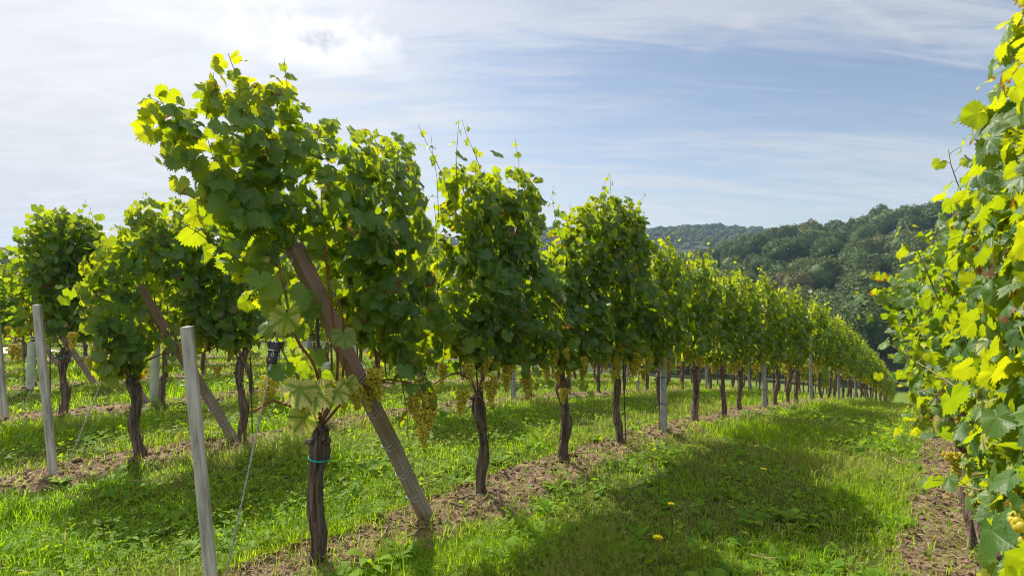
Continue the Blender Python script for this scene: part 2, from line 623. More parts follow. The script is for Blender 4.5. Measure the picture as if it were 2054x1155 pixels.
def make_post_material():
    """weathered end post: pale wood with rust-red stained stretches"""
    m, n, out = material('stained_post')
    pos = obj_coord(n)
    g = n.noise(n.mapping(pos, scale=(40, 40, 4)), 1.0, 5, 0.6)
    col = n.mix(n.step(g, 0.3, 0.7), (0.20, 0.16, 0.13), (0.34, 0.29, 0.25))
    sp = n.node('ShaderNodeSeparateXYZ')
    n.put(sp.inputs[0], pos)
    st = n.step(n.m('ADD', n.m('MULTIPLY', sp.outputs[2], 0.55), n.m('MULTIPLY', n.noise(n.mapping(pos, scale=(14, 14, 3)), 1.0, 4), 1.0)), 0.72, 1.05)
    col = n.mix(n.m('MULTIPLY', st, 0.75), col, (0.25, 0.145, 0.115))
    b = principled(n, col, 0.8, 0.2, g, 0.6, 0.006)
    n.l.new(b.outputs[0], out.inputs[0])
    return m


def make_grape():
    m, n, out = material('grape_skin')
    rnd, rip, _ = tint_of(n)
    pos = obj_coord(n)
    col = n.mix(rnd, (0.58, 0.53, 0.070), (0.78, 0.64, 0.085))
    col = n.mix(n.m('MULTIPLY', rip, n.step(n.noise(pos, 70.0, 2), 0.50, 0.70)), col, (0.40, 0.22, 0.04))
    b = principled(n, col, 0.38, 0.4)
    t = n.node('ShaderNodeBsdfTranslucent')
    n.put(t.inputs[0], n.mix(0.5, col, (0.92, 0.74, 0.07)))
    mx = n.node('ShaderNodeMixShader')
    mx.inputs[0].default_value = 0.5
    n.l.new(b.outputs[0], mx.inputs[1])
    n.l.new(t.outputs[0], mx.inputs[2])
    n.l.new(mx.outputs[0], out.inputs[0])
    return m


def make_grass_material(name, a, b_, ta, tb, share=0.45):
    m, n, out = material(name)
    rnd, dry, _ = tint_of(n)
    refl = n.mix(dry, n.mix(rnd, a, b_), (0.32, 0.26, 0.11))
    trans = n.mix(dry, n.mix(rnd, ta, tb), (0.38, 0.31, 0.10))
    leafy(n, out, refl, trans, share, 0.6, 0.12)
    return m


def make_ground_material():
    m, n, out = material('ground_soil_and_turf')
    pos = obj_coord(n)
    geo = n.node('ShaderNodeAttribute', attribute_name='tint')
    s = n.node('ShaderNodeSeparateColor')
    n.l.new(geo.outputs['Color'], s.inputs[0])
    strip, far, _ = s.outputs
    big = n.noise(pos, 1.7, 4)
    mid = n.noise(pos, 9.0, 5, 0.62)
    fine = n.noise(pos, 55.0, 5, 0.68)
    soil = n.mix(n.step(mid, 0.32, 0.68), (0.125, 0.078, 0.048), (0.265, 0.185, 0.122))
    soil = n.mix(n.m('MULTIPLY', n.step(fine, 0.52, 0.70), 0.5), soil, (0.40, 0.31, 0.23))
    soil = n.mix(n.m('MULTIPLY', n.step(fine, 0.46, 0.34), 0.65), soil, (0.085, 0.052, 0.034))
    moss = n.m('MULTIPLY', n.step(n.noise(n.vm('ADD', pos, (9, 4, 0)), 3.6, 5, 0.6), 0.52, 0.64), 0.6)
    soil = n.mix(moss, soil, (0.12, 0.125, 0.035))
    soil = n.mix(n.m('MULTIPLY', n.step(n.noise(n.vm('ADD', pos, (2, 7, 0)), 2.2, 4, 0.6), 0.50, 0.66), 0.5), soil, (0.10, 0.062, 0.042))
    turf = n.mix(n.step(mid, 0.35, 0.65), (0.050, 0.070, 0.014), (0.095, 0.125, 0.020))
    turf = n.mix(n.m('MULTIPLY', n.step(big, 0.55, 0.72), 0.35), turf, (0.15, 0.13, 0.055))
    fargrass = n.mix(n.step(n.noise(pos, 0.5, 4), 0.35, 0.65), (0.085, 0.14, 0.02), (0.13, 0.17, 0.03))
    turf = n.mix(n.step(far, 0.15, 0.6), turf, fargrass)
    edge = n.m('ADD', strip, n.m('MULTIPLY', n.m('SUBTRACT', mid, 0.5), 1.1))
    col = n.mix(n.step(edge, 0.34, 0.60), turf, soil)
    wood = n.mix(n.step(n.noise(pos, 0.12, 4), 0.35, 0.65), (0.035, 0.05, 0.018), (0.06, 0.075, 0.025))
    col = n.mix(s.outputs[2], col, wood)
    b = principled(n, col, 0.95, 0.1, n.m('ADD', n.m('MULTIPLY', mid, 1.0), n.m('MULTIPLY', fine, 0.6)), 0.9, 0.03)
    n.l.new(b.outputs[0], out.inputs[0])
    return m


def make_tree_material():
    m, n, out = material('woodland_leaf')
    rnd, dry, _ = tint_of(n)
    info = n.node('ShaderNodeObjectInfo')
    k = n.m('FRACT', n.m('ADD', rnd, 0.0))
    ramp = n.node('ShaderNodeValToRGB')
    cr = ramp.color_ramp
    cr.elements[0].position, cr.elements[0].color = 0.0, (0.058, 0.098, 0.028, 1)
    cr.elements[1].position, cr.elements[1].color = 1.0, (0.165, 0.185, 0.046, 1)
    for ps, c in ((0.3, (0.078, 0.132, 0.036, 1)), (0.5, (0.104, 0.145, 0.038, 1)), (0.66, (0.135, 0.118, 0.046, 1)), (0.78, (0.135, 0.140, 0.044, 1))):
        e = cr.elements.new(ps)
        e.color = c
    n.l.new(k, ramp.inputs[0])
    c = n.mix(n.m('MULTIPLY', dry, 0.5), ramp.outputs[0], (0.10, 0.11, 0.04))
    leafy(n, out, c, n.mix(0.5, c, (0.22, 0.24, 0.04)), 0.15, 0.7, 0.12)
    return m


LEAF = make_leaf_material()
BARK = make_bark()
CANE = plain('ripe_cane', (0.14, 0.045, 0.022), (0.24, 0.10, 0.045), 40, 0.6, 0.3, (1, 1, .3))
GREENCANE = plain('green_shoot', (0.13, 0.15, 0.03), (0.22, 0.15, 0.05), 30, 0.6, 0.3)
POST = make_post_material()
STAKE = plain('weathered_stake', (0.22, 0.20, 0.185), (0.50, 0.47, 0.44), 1.0, 0.85, 0.2, (38, 38, 4), 0.7, 0.30, 0.60)
CONCRETE = plain('grey_row_post', (0.22, 0.235, 0.25), (0.36, 0.375, 0.39), 30, 0.75, 0.3, (1, 1, .4), 0.3)
WIRE = plain('galvanised_wire', (0.34, 0.34, 0.34), (0.50, 0.49, 0.47), 50, 0.5, 0.5, metallic=0.6)
RODM = plain('dark_rod', (0.035, 0.032, 0.035), (0.09, 0.07, 0.06), 40, 0.6, 0.4, (1, 1, .2))
TIE = plain('turquoise_tie', (0.0, 0.24, 0.20), (0.01, 0.36, 0.30), 30, 0.45, 0.4)
TUBE = plain('pale_tube', (0.36, 0.42, 0.34), (0.48, 0.54, 0.45), 10, 0.55, 0.4)
BLACKP = plain('black_plastic', (0.025, 0.026, 0.032), (0.05, 0.05, 0.06), 30, 0.5, 0.4)
WHITEP = plain('white_mark', (0.6, 0.6, 0.58), (0.75, 0.75, 0.72), 30, 0.5, 0.4)
ORANGEP = plain('orange_mark', (0.65, 0.28, 0.02), (0.75, 0.34, 0.03), 30, 0.5, 0.4)
GRAPE = make_grape()
GRASS = make_grass_material('grass_blade', (0.085, 0.215, 0.008), (0.205, 0.315, 0.012), (0.30, 0.62, 0.006), (0.60, 0.78, 0.010))
CLOVER = make_grass_material('clover_leaf', (0.080, 0.190, 0.014), (0.180, 0.285, 0.020), (0.28, 0.54, 0.010), (0.56, 0.68, 0.015))
GROUND = make_ground_material()
TREE = make_tree_material()
TRUNKWOOD = plain('tree_trunk_bark', (0.05, 0.038, 0.03), (0.11, 0.09, 0.07), 4, 0.9, 0.1)
LITTER = plain('dry_leaf', (0.07, 0.035, 0.018), (0.20, 0.115, 0.06), 25, 0.8, 0.2)
STRAW = plain('straw', (0.16, 0.12, 0.06), (0.34, 0.27, 0.15), 25, 0.8, 0.2)
CLOD = plain('soil_clod', (0.10, 0.062, 0.040), (0.26, 0.185, 0.125), 60, 0.95, 0.1)
TWIG = plain('dead_twig', (0.15, 0.10, 0.07), (0.32, 0.24, 0.17), 60, 0.9, 0.1, (1, 1, 1))
PETAL = plain('yellow_petal', (0.85, 0.68, 0.0), (0.9, 0.76, 0.01), 60, 0.6, 0.2)
PATHM = plain('pale_gravel', (0.40, 0.37, 0.34), (0.54, 0.50, 0.46), 12, 0.95, 0.1)

# ---------------------------------------------------------------- ground: one sheet from the vineyard to the far hills
def axis(lo, a, b, step, hi, grow):
    mid = np.arange(a, b, step)
    up, s = [b], step
    while up[-1] < hi:
        s *= grow
        up.append(up[-1] + s)
    dn, s = [], step
    v = a
    while v > lo:
        s *= grow
        v -= s
        dn.append(v)
    return np.array(dn[::-1] + list(mid) + up)


def build_ground():
    ra = axis(-500, 0.2, 8.5, 0.032, 2600, 1.045)
    pa = axis(-2600, -1.3, 5.6, 0.034, 2600, 1.05)
    R_, P_ = np.meshgrid(ra, pa, indexing='ij')
    X, Y = XY(R_, P_)
    Z = ground_z(X, Y)
    nr, npp = R_.shape
    i = (np.arange(nr - 1)[:, None] * npp + np.arange(npp - 1)[None, :]).ravel()
    F = np.stack([i, i + npp, i + npp + 1, i + 1], 1)
    dist = np.hypot(X, Y)
    rd = row_dist(P_)
    n1 = fbm(X * 2.2, Y * 2.2, 31, 4) - .5
    strip = 1 - sstep(rd + n1 * 0.30 + (vnoise(X * 9, Y * 9, 33) - .5) * .16, 0.11, 0.34)
    strip = strip * (1 - sstep(dist, 45, 75)) * sstep(R_ + n1 * 2, -0.6, 0.3 + 0.0 * R_)
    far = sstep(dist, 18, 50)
    wood = sstep(dist + n1 * 10, 94, 106)
    T = np.stack([strip, far, wood, np.ones_like(far)], -1).reshape(-1, 4)
    acc = Acc()
    acc.add(np.stack([X, Y, Z], -1), None, F[:, ::-1], tint=T)
    link('ground', acc.mesh('ground', GROUND, tint=True), kind='structure')
    # pale farm track beyond the left-hand rows
    acc = Acc()
    rr = np.arange(-6, 4.6, 0.5)
    pp = np.linspace(*PATH_P, 6)
    R2, P2 = np.meshgrid(rr, pp, indexing='ij')
    X, Y = XY(R2, P2)
    Z = ground_z(X, Y) + 0.03
    n2, n3 = R2.shape
    i = (np.arange(n2 - 1)[:, None] * n3 + np.arange(n3 - 1)[None, :]).ravel()
    acc.add(np.stack([X, Y, Z], -1), None, np.stack([i, i + 1, i + n3 + 1, i + n3], 1))
    link('path', acc.mesh('path', PATHM), kind='structure')


build_ground()


# ---------------------------------------------------------------- turf: blades and clover
def scatter(n, dmin=1.7, dmax=32, knee=2.6):
    """points around the viewer's side of the lanes, thinner with distance"""
    k = knee * knee / 2 - dmin * dmin / 2
    wa, wb = k / (knee * knee), math.log(dmax / knee)
    u = RS.rand(n) * (wa + wb)
    d = np.where(u < wa, np.sqrt(dmin ** 2 + 2 * u * knee ** 2), knee * np.exp(u - wa))
    az = np.radians(RS.uniform(-58, 56, n))
    return d * np.sin(az), d * np.cos(az), d


def turf_mask(x, y):
    r, p = RP(x, y)
    n1 = fbm(x * 2.2, y * 2.2, 31, 4) - .5
    rd = row_dist(p) + n1 * 0.30 + (vnoise(x * 9, y * 9, 33) - .5) * .16
    strip = (1 - sstep(rd, 0.11, 0.30)) * sstep(r + n1 * 2, -0.6, 0.3)
    onpath = (p > PATH_P[0]) & (p < PATH_P[1])
    return np.where(onpath, 0, 1 - strip)


def build_grass():
    x, y, d = scatter(560000)
    pat = fbm(x * 1.1, y * 1.1, 41, 4)
    keep = RS.rand(len(x)) < turf_mask(x, y) * np.clip(0.35 + 1.6 * (pat - .32), 0.16, 1) + 0.085
    x, y, d, pat = x[keep], y[keep], d[keep], pat[keep]
    n = len(x)
    z = ground_z(x, y) - 0.006
    sc = np.maximum(1, d / 2.6)
    clump = fbm(x * 4.5, y * 4.5, 47, 3)
    tall = 0.024 + 0.052 * RS.rand(n) ** 1.5 * (0.5 + 1.2 * clump) + 0.06 * (RS.rand(n) < 0.04) * RS.rand(n)
    tall = tall * (0.75 + 0.8 * sstep(pat, 0.45, 0.65)) * np.minimum(sc, 1.7) ** 0.5
    wd = (0.0010 + 0.0013 * RS.rand(n)) * sc ** 0.8
    ang = RS.rand(n) * 2 * math.pi
    lean = (0.2 + 0.9 * RS.rand(n)) * tall
    ldx, ldy = np.cos(ang) * lean, np.sin(ang) * lean
    wx, wy = -np.sin(ang + RS.randn(n) * .5) * wd, np.cos(ang + RS.randn(n) * .5) * wd
    base = np.stack([x, y, z], 1)
    W = np.stack([wx, wy, 0 * wx], 1)
    L1 = np.stack([ldx * .35, ldy * .35, tall * .62], 1)
    L2 = np.stack([ldx, ldy, tall * (1 - .25 * RS.rand(n))], 1)
    V = np.stack([base - W, base + W, base + L1 + W * .8, base + L1 - W * .8, base + L2], 1).reshape(-1, 3)
    k = np.arange(n)[:, None] * 5
    rnd = np.clip(0.5 * RS.rand(n) + 0.6 * fbm(x * .9, y * .9, 53, 3) - .05 + 0.2 * (clump - .5), 0, 1)
    dryp = np.clip((fbm(x * 1.7, y * 1.7, 59, 4) - .46) * 3.2, 0, 0.55)
    dry = np.where(RS.rand(n) < 0.11 + dryp, 0.35 + 0.65 * RS.rand(n), dryp * .5)
    T = np.repeat(np.stack([rnd, dry, 0 * rnd, 0 * rnd + 1], 1), 5, axis=0)
    acc = Acc()
    acc.add(V, k + np.array([[3, 2, 4]]), k + np.array([[0, 1, 2, 3]]), tint=T)
    link('grass', acc.mesh('grass', GRASS, tint=True), kind='stuff', label='short green turf between the vine rows', category='grass')


def build_clover():
    x, y, d = scatter(110000, dmax=26)
    pat = fbm(x * 0.8 + 5, y * 0.8, 61, 4)
    keep = RS.rand(len(x)) < (turf_mask(x, y) * sstep(pat, 0.48, 0.68) * 0.5 + 0.02)
    x, y, d, pat = x[keep], y[keep], d[keep], pat[keep]
    n = len(x)
    sc = np.maximum(1, d / 2.6)
    z = ground_z(x, y) + (0.018 + 0.060 * RS.rand(n) * sstep(pat, .42, .65)) * np.minimum(sc, 1.5)
    rad = (0.0042 + 0.0055 * RS.rand(n)) * sc ** 0.75
    rot = RS.rand(n) * 6.283
    tilt = RS.randn(n, 2) * 0.35
    acc = Acc()
    th = np.array([-0.75, -0.3, 0.3, 0.75])
    rr = np.array([0.8, 1.15, 1.15, 0.8])
    for j in range(3):
        a = rot + j * 2.094
        pts = [np.stack([x, y, z], 1)]
        for t_, q in zip(th, rr):
            px, py = np.cos(a + t_) * rad * q * 1.5, np.sin(a + t_) * rad * q * 1.5
            pts.append(np.stack([x + px, y + py, z + px * tilt[:, 0] + py * tilt[:, 1] + rad * .15], 1))
        V = np.stack(pts, 1).reshape(-1, 3)
        k = np.arange(n)[:, None] * 5
        rnd = np.clip(0.6 * RS.rand(n) + 0.5 * fbm(x, y, 67, 3), 0, 1)
        T = np.repeat(np.stack([rnd, (RS.rand(n) < 0.03) * .7, 0 * rnd, 0 * rnd + 1], 1), 5, axis=0)
        acc.add(V, np.concatenate([k + np.array([[0, 1, 2]]), k + np.array([[0, 2, 3]]), k + np.array([[0, 3, 4]])]), tint=T)
    # broad weed rosettes (dandelion, plantain)
    m = 800
    x, y, d = scatter(m, dmax=11)
    ok = turf_mask(x, y) > 0.25
    x, y = x[ok], y[ok]
    for i in range(len(x)):
        cx, cy, cz = x[i], y[i], gz(x[i], y[i])
        nl = RS.randint(4, 9)
        L0 = RS.uniform(0.05, 0.13)
        for j in range(nl):
            a = RS.rand() * 6.283
            L, w_ = L0 * RS.uniform(.6, 1.1), L0 * RS.uniform(.12, .24)
            up = RS.uniform(.25, 1.0)
            c, s = math.cos(a), math.sin(a)
            prof = ((0, 0.15, 0), (.4, .9, up * .45), (.75, 1.0, up * .6), (1.0, 0.15, up * .5))
            V = []
            for t_, ww, hh in prof:
                for sg in (-1, 1):
                    V.append((cx + c * L * t_ - s * w_ * ww * sg, cy + s * L * t_ + c * w_ * ww * sg, cz + 0.01 + L * hh + .1 * w_ * ww))
            acc.add(V, None, [(0, 1, 3, 2), (2, 3, 5, 4), (4, 5, 7, 6)], tint=(RS.rand(), 0, 0, 1))
    link('ground_cover', acc.mesh('ground_cover', CLOVER, tint=True), kind='stuff', label='clover and broad leaved weeds in the turf', category='ground cover')


def build_litter():
    """crumbs of soil, dead leaves and bits of bark on the bare strips"""
    acc = Acc()
    n = 14000
    x, y, d = scatter(n * 6, dmax=14)
    ok = turf_mask(x, y) < 0.5
    x, y, d = x[ok][:n], y[ok][:n], d[ok][:n]
    z = ground_z(x, y)
    V0, F0 = ICO0
    s = (0.0022 + 0.019 * RS.rand(len(x)) ** 6) * np.clip(d / 3.5, 1, 1.8)
    jit = 1 + 0.5 * (RS.rand(len(x), len(V0), 1) - .5)
    q = RS.rand(len(x)) * 6.283
    c, sn = np.cos(q)[:, None], np.sin(q)[:, None]
    vx, vy, vz = V0[None, :, 0], V0[None, :, 1] * .8, V0[None, :, 2] * .55
    VV = np.stack([vx * c - vy * sn, vx * sn + vy * c, np.broadcast_to(vz, (len(x), len(V0)))], -1) * jit * s[:, None, None] + np.stack([x, y, z + s * .2], 1)[:, None, :]
    acc.add(VV.reshape(-1, 3), (F0[None] + (np.arange(len(x)) * len(V0))[:, None, None]).reshape(-1, 3))
    link('soil_crumbs', acc.mesh('soil_crumbs', CLOD, smooth=False), kind='stuff', label='crumbs of bare earth along the vine strips', category='soil')
    acc = Acc()
    x, y, d = scatter(9000, dmax=9)
    ok = (turf_mask(x, y) < 0.45) | (RS.rand(len(x)) < 0.03)
    for i in np.nonzero(ok)[0]:
        cx, cy, cz = x[i], y[i], gz(x[i], y[i]) + 0.012
        L = .006 + .026 * RS.rand() ** 3
        a = RS.rand() * 6.283
        c, s = math.cos(a) * L, math.sin(a) * L
        h = RS.rand(6) * L * .7
        V = [(cx - c, cy - s, cz + h[0]), (cx - s * .6, cy + c * .6, cz + h[1]), (cx + s * .6, cy - c * .6, cz + h[2]), (cx + c, cy + s, cz + h[3]), (cx, cy, cz)]
        acc.add(V, [(0, 4, 1), (0, 2, 4), (1, 4, 3), (4, 2, 3)])
    # bleached straws lying about on the strips and in the turf
    x, y, d = scatter(21000, dmax=14)
    ok = (turf_mask(x, y) < 0.6) | (RS.rand(len(x)) < 0.10)
    x, y, d = x[ok], y[ok], d[ok]
    n = len(x)
    L = RS.uniform(.02, .11, n) * (0.4 + RS.rand(n))
    a = RS.rand(n) * 6.283
    wd = (.0010 + .0014 * RS.rand(n)) * np.maximum(1, d / 3)
    lift = np.where(turf_mask(x, y) > .6, .05, .012)
    E = []
    for t_ in (-.5, 0, .5):
        px_, py_ = x + np.cos(a + .35 * t_) * L * t_, y + np.sin(a + .35 * t_) * L * t_
        pz_ = ground_z(px_, py_) + lift * (.4 + RS.rand(n))
        for sg in (-1, 1):
            E.append(np.stack([px_ - np.sin(a) * wd * sg, py_ + np.cos(a) * wd * sg, pz_ + sg * wd * .4], 1))
    V = np.stack(E, 1).reshape(-1, 3)
    k = np.arange(n)[:, None] * 6
    acc.add(V, None, np.concatenate([k + np.array([[0, 1, 3, 2]]), k + np.array([[2, 3, 5, 4]])]), mi=1)
    link('leaf_litter', acc.mesh('leaf_litter', [LITTER, STRAW], smooth=False), kind='stuff', label='dry fallen leaves on the bare soil strips', category='leaf litter')


build_grass()
build_clover()
build_litter()

# ---------------------------------------------------------------- vine leaves
KEYA = [0, 25, 50, 80, 110, 140, 160, 174]
KEYR = [1.0, .85, .95, .79, .84, .70, .50, .18]
VEINS = np.array([0, 50, 110])
RES = {0: [0, 6, 11, 17, 25, 31, 38, 44, 50, 56, 63, 71, 80, 88, 95, 103, 110, 119, 130, 142, 156, 170],
       1: [0, 13, 25, 38, 50, 64, 80, 96, 110, 130, 152], 2: [0, 25, 50, 80, 112, 150]}


def leaf_template(res, seed):
    rs = np.random.RandomState(seed)
    half = RES[res]
    ang, rad = [], []
    sinus, wide, skew = rs.uniform(.55, 1.25), rs.uniform(.86, 1.12), rs.uniform(-.08, .08)
    for sg in (1, -1):
        for i, a in enumerate(half):
            if a == 0 and sg < 0:
                continue
            r_ = np.interp(a, KEYA, KEYR)
            env = np.interp(a, KEYA, [1.0, .96, .95, .88, .80, .70, .50, .18])
            r_ = env - (env - r_) * sinus
            r_ *= 1 + sg * skew * math.sin(math.radians(a))
            if res == 0:
                r_ *= 1.085 if i % 2 == 0 else 0.905
            if res == 1:
                r_ *= 1.05 if i % 2 == 0 else 0.92
            r_ *= 1 + rs.uniform(-.05, .05)
            ang.append(sg * a)
            rad.append(r_)
    o = np.argsort(ang)
    ang, rad = np.array(ang)[o], np.array(rad)[o]
    m = len(ang)
    rings = (0.5, 1.0) if res == 0 else (1.0,)
    P = [(0, 0)]
    A = [0.0]
    for q in rings:
        for a, r_ in zip(ang, rad):
            rr = r_ * q if q == 1 else (0.5 * r_ * .5 + 0.5 * .45)
            P.append((rr * math.sin(math.radians(a)), rr * math.cos(math.radians(a))))
            A.append(a)
    P, A = np.array(P), np.array(A)
    P[:, 0] *= wide
    rr = np.hypot(P[:, 0], P[:, 1])
    diff = np.abs(np.abs(A)[:, None] - VEINS[None])
    dv = np.radians(diff.min(1))
    uv = np.stack([rr * np.sin(dv), rr * np.cos(dv)], 1)
    k1, k2, k3 = rs.uniform(.05, .62), rs.uniform(-.12, .45), rs.uniform(.04, .13)
    z = -k1 * P[:, 0] ** 2 - k2 * P[:, 1] ** 2 * np.sign(P[:, 1]) + k3 * rr * np.sin(np.radians(A) * 4 + rs.rand() * 6) + 0.05 * np.abs(P[:, 0]) + 0.10 * rr * np.minimum(np.radians(diff.min(1)), .4)
    F = []
    for i in range(m - 1):
        F.append((0, 2 + i, 1 + i))
    if res == 0:
        for i in range(m - 1):
            a, b = 1 + i, 2 + i
            F.append((a, b, b + m))
            F.append((a, b + m, a + m))
    return np.column_stack([P, z]), np.array(F), uv


LT = {res: [leaf_template(res, 100 * res + s) for s in range(7)] for res in (0, 1, 2)}


def norm(v):
    return v / (np.linalg.norm(v, axis=-1, keepdims=True) + 1e-9)


class Leaves:
    def __init__(self):
        self.p, self.n, self.t, self.s, self.c = [], [], [], [], []
        self.avoid = None                                       # keeps leaves off a leaning post: foot, slope, top

    def add(self, p, n, t, s, c):
        if self.avoid is not None:
            a0, k, top = self.avoid
            if p[1] < .07 and p[2] < top and (p[2] * 997.0) % 1.0 > .22 and -.15 < p[0] - (a0 - k * p[2]) < .10:
                return
        self.p.append(p)
        self.n.append(n)
        self.t.append(t)
        self.s.append(s)
        self.c.append(c)

    def build(self, res, rs):
        acc = Acc()
        p, n, t = np.array(self.p), norm(np.array(self.n)), np.array(self.t)
        s, c = np.array(self.s), np.array(self.c)
        t = norm(t - n * (t * n).sum(1, keepdims=True))
        b = np.cross(t, n)
        pick = rs.randint(0, 7, len(p))
        for k in range(7):
            m = np.nonzero(pick == k)[0]
            if not len(m):
                continue
            V, F, uv = LT[res][k]
            flex = 0.6 + 0.9 * rs.rand(len(m))
            W = p[m][:, None] + s[m][:, None, None] * (V[None, :, :1] * b[m][:, None] + V[None, :, 1:2] * t[m][:, None] + (V[None, :, 2:3] * flex[:, None, None]) * n[m][:, None])
            q = len(V)
            acc.add(W.reshape(-1, 3), (F[None] + (np.arange(len(m)) * q)[:, None, None]).reshape(-1, 3), uv=np.tile(uv, (len(m), 1)), tint=np.repeat(c[m], q, axis=0))
        return acc


def leaf_tint(rs, young=0.0, yel=0.0):
    b = 1.0 if rs.rand() < 0.07 else 0.0
    return (np.clip(rs.rand() * .48 + young * .7, 0, 1), yel, b, 1)


def shoot(lv, cacc, path, rs, s0, s1, step=0.055, pet=0.07, rad=0.004, petioles=True, sides=None, yel=0.0, mi=1, dens=1.0):
    """a cane along PATH carrying alternate leaves that shrink towards its tip"""
    P = np.asarray(path, float)
    seg = np.linalg.norm(np.diff(P, axis=0), axis=1)
    L = np.concatenate([[0], np.cumsum(seg)])
    n = max(int(L[-1] / step), 2)
    tt = (np.arange(n) + rs.uniform(.2, .8)) / n
    xs = np.stack([np.interp(tt * L[-1], L, P[:, k]) for k in range(3)], 1)
    dr = np.gradient(xs, axis=0) if n > 2 else np.tile(P[-1] - P[0], (n, 1))
    dr = norm(dr)
    ph = rs.rand() * 6.28
    for i in range(n):
        if rs.rand() > dens:
            continue
        u = tt[i]
        s = (s0 + (s1 - s0) * u ** 2.2) * rs.uniform(.8, 1.15)
        ph += math.pi + rs.randn() * .5
        q = np.array([math.cos(ph) * .75, math.sin(ph), 0.0])
        if sides is not None:
            q = q + np.array(sides)
        q = q - dr[i] * q.dot(dr[i])
        q = norm(q + np.array([0, 0, .25]) + rs.randn(3) * .15)
        pl = pet * (s / s0) * rs.uniform(.7, 1.3)
        at = xs[i] + q * pl
        out = norm(np.array([q[0], q[1], 0]) + 1e-6)
        nn = out * .85 + np.array([0, 0, .42]) + rs.randn(3) * .38
        tp = out * .5 + np.array([0, 0, -.75]) + rs.randn(3) * .40
        lv.add(at, nn, tp, s, leaf_tint(rs, young=u ** 3, yel=yel if rs.rand() < .7 else 0))
        if petioles and cacc is not None:
            tube(cacc, [xs[i], (xs[i] + at) / 2 + (0, 0, .008), at], 0.0013, 3, mi=mi, caps=False)
    if cacc is not None:
        tube(cacc, P, np.linspace(rad, rad * .35, len(P)), 5, mi=mi, caps=False)


def bend(a, b, rs, sag=0.0, wob=0.03, n=7):
    a, b = np.asarray(a, float), np.asarray(b, float)
    t = np.linspace(0, 1, n)[:, None]
    P = a + (b - a) * t
    P = P + np.cumsum(rs.randn(n, 3) * wob / n ** .5 * np.array([1, 1, .2]), axis=0) * t
    P[:, 2] -= sag * (t[:, 0] ** 2)
    return P


def inside(poly, x, y):
    c = False
    for (x1, y1), (x2, y2) in zip(poly, poly[1:] + poly[:1]):
        if (y1 > y) != (y2 > y) and x < (x2 - x1) * (y - y1) / (y2 - y1) + x1:
            c = not c
    return c


def edge_gap(poly, x, y):
    d = 9.0
    for (x1, y1), (x2, y2) in zip(poly, poly[1:] + poly[:1]):
        ux, uy = x2 - x1, y2 - y1
        t = min(1, max(0, ((x - x1) * ux + (y - y1) * uy) / (ux * ux + uy * uy + 1e-9)))
        d = min(d, math.hypot(x - x1 - ux * t, y - y1 - uy * t))
    return d


def fill(lv, rs, poly, per_m2, thick, smin, smax, young=0.0, yel=0.02, bias=0.0):
    """dense leafage between the wires: POLY is the outline in the plane of the row"""
    P = np.array(poly)
    lo, hi = P.min(0), P.max(0)
    n = int(per_m2 * np.prod(hi - lo))
    A = rs.uniform(lo[0], hi[0], n)
    Cc = rs.uniform(lo[1], hi[1], n)
    dens = vnoise(A * 7 + 30, Cc * 7, rs.randint(999))
    bulge = vnoise(A * 4.5 + 9, Cc * 4.5, rs.randint(999))
    for a, c, q, bg_ in zip(A, Cc, dens, bulge):
        if q < .17 or not inside(poly, a, c):
            continue
        e = edge_gap(poly, a, c)
        if e < .17 and c > lo[1] + .40 and rs.rand() < .62 - 3.2 * e:
            continue
        sgn = -1 if rs.rand() < .55 else 1
        b = sgn * (thick * (.35 + 1.15 * bg_) * min(1, .25 + e / .22)) * rs.uniform(.35, 1.0) + bias
        out = norm(np.array([rs.randn() * .45, sgn, 0.0]))
        top = max(0, (c - hi[1] + .35) / .35)
        nn = out * .9 + np.array([0, 0, .30 + .5 * top]) + rs.randn(3) * .40
        tp = out * .35 + np.array([0, 0, -.85]) + rs.randn(3) * .48
        lv.add(np.array([a, b, c]), nn, tp, (smin + (smax - smin) * rs.rand() ** .8) * (1 - .30 * top) * (.62 if rs.rand() < .18 else 1), leaf_tint(rs, young=min(1, young + .9 * max(top, 1 - e / .16) * rs.rand() ** .7), yel=.7 if rs.rand() < yel else 0))


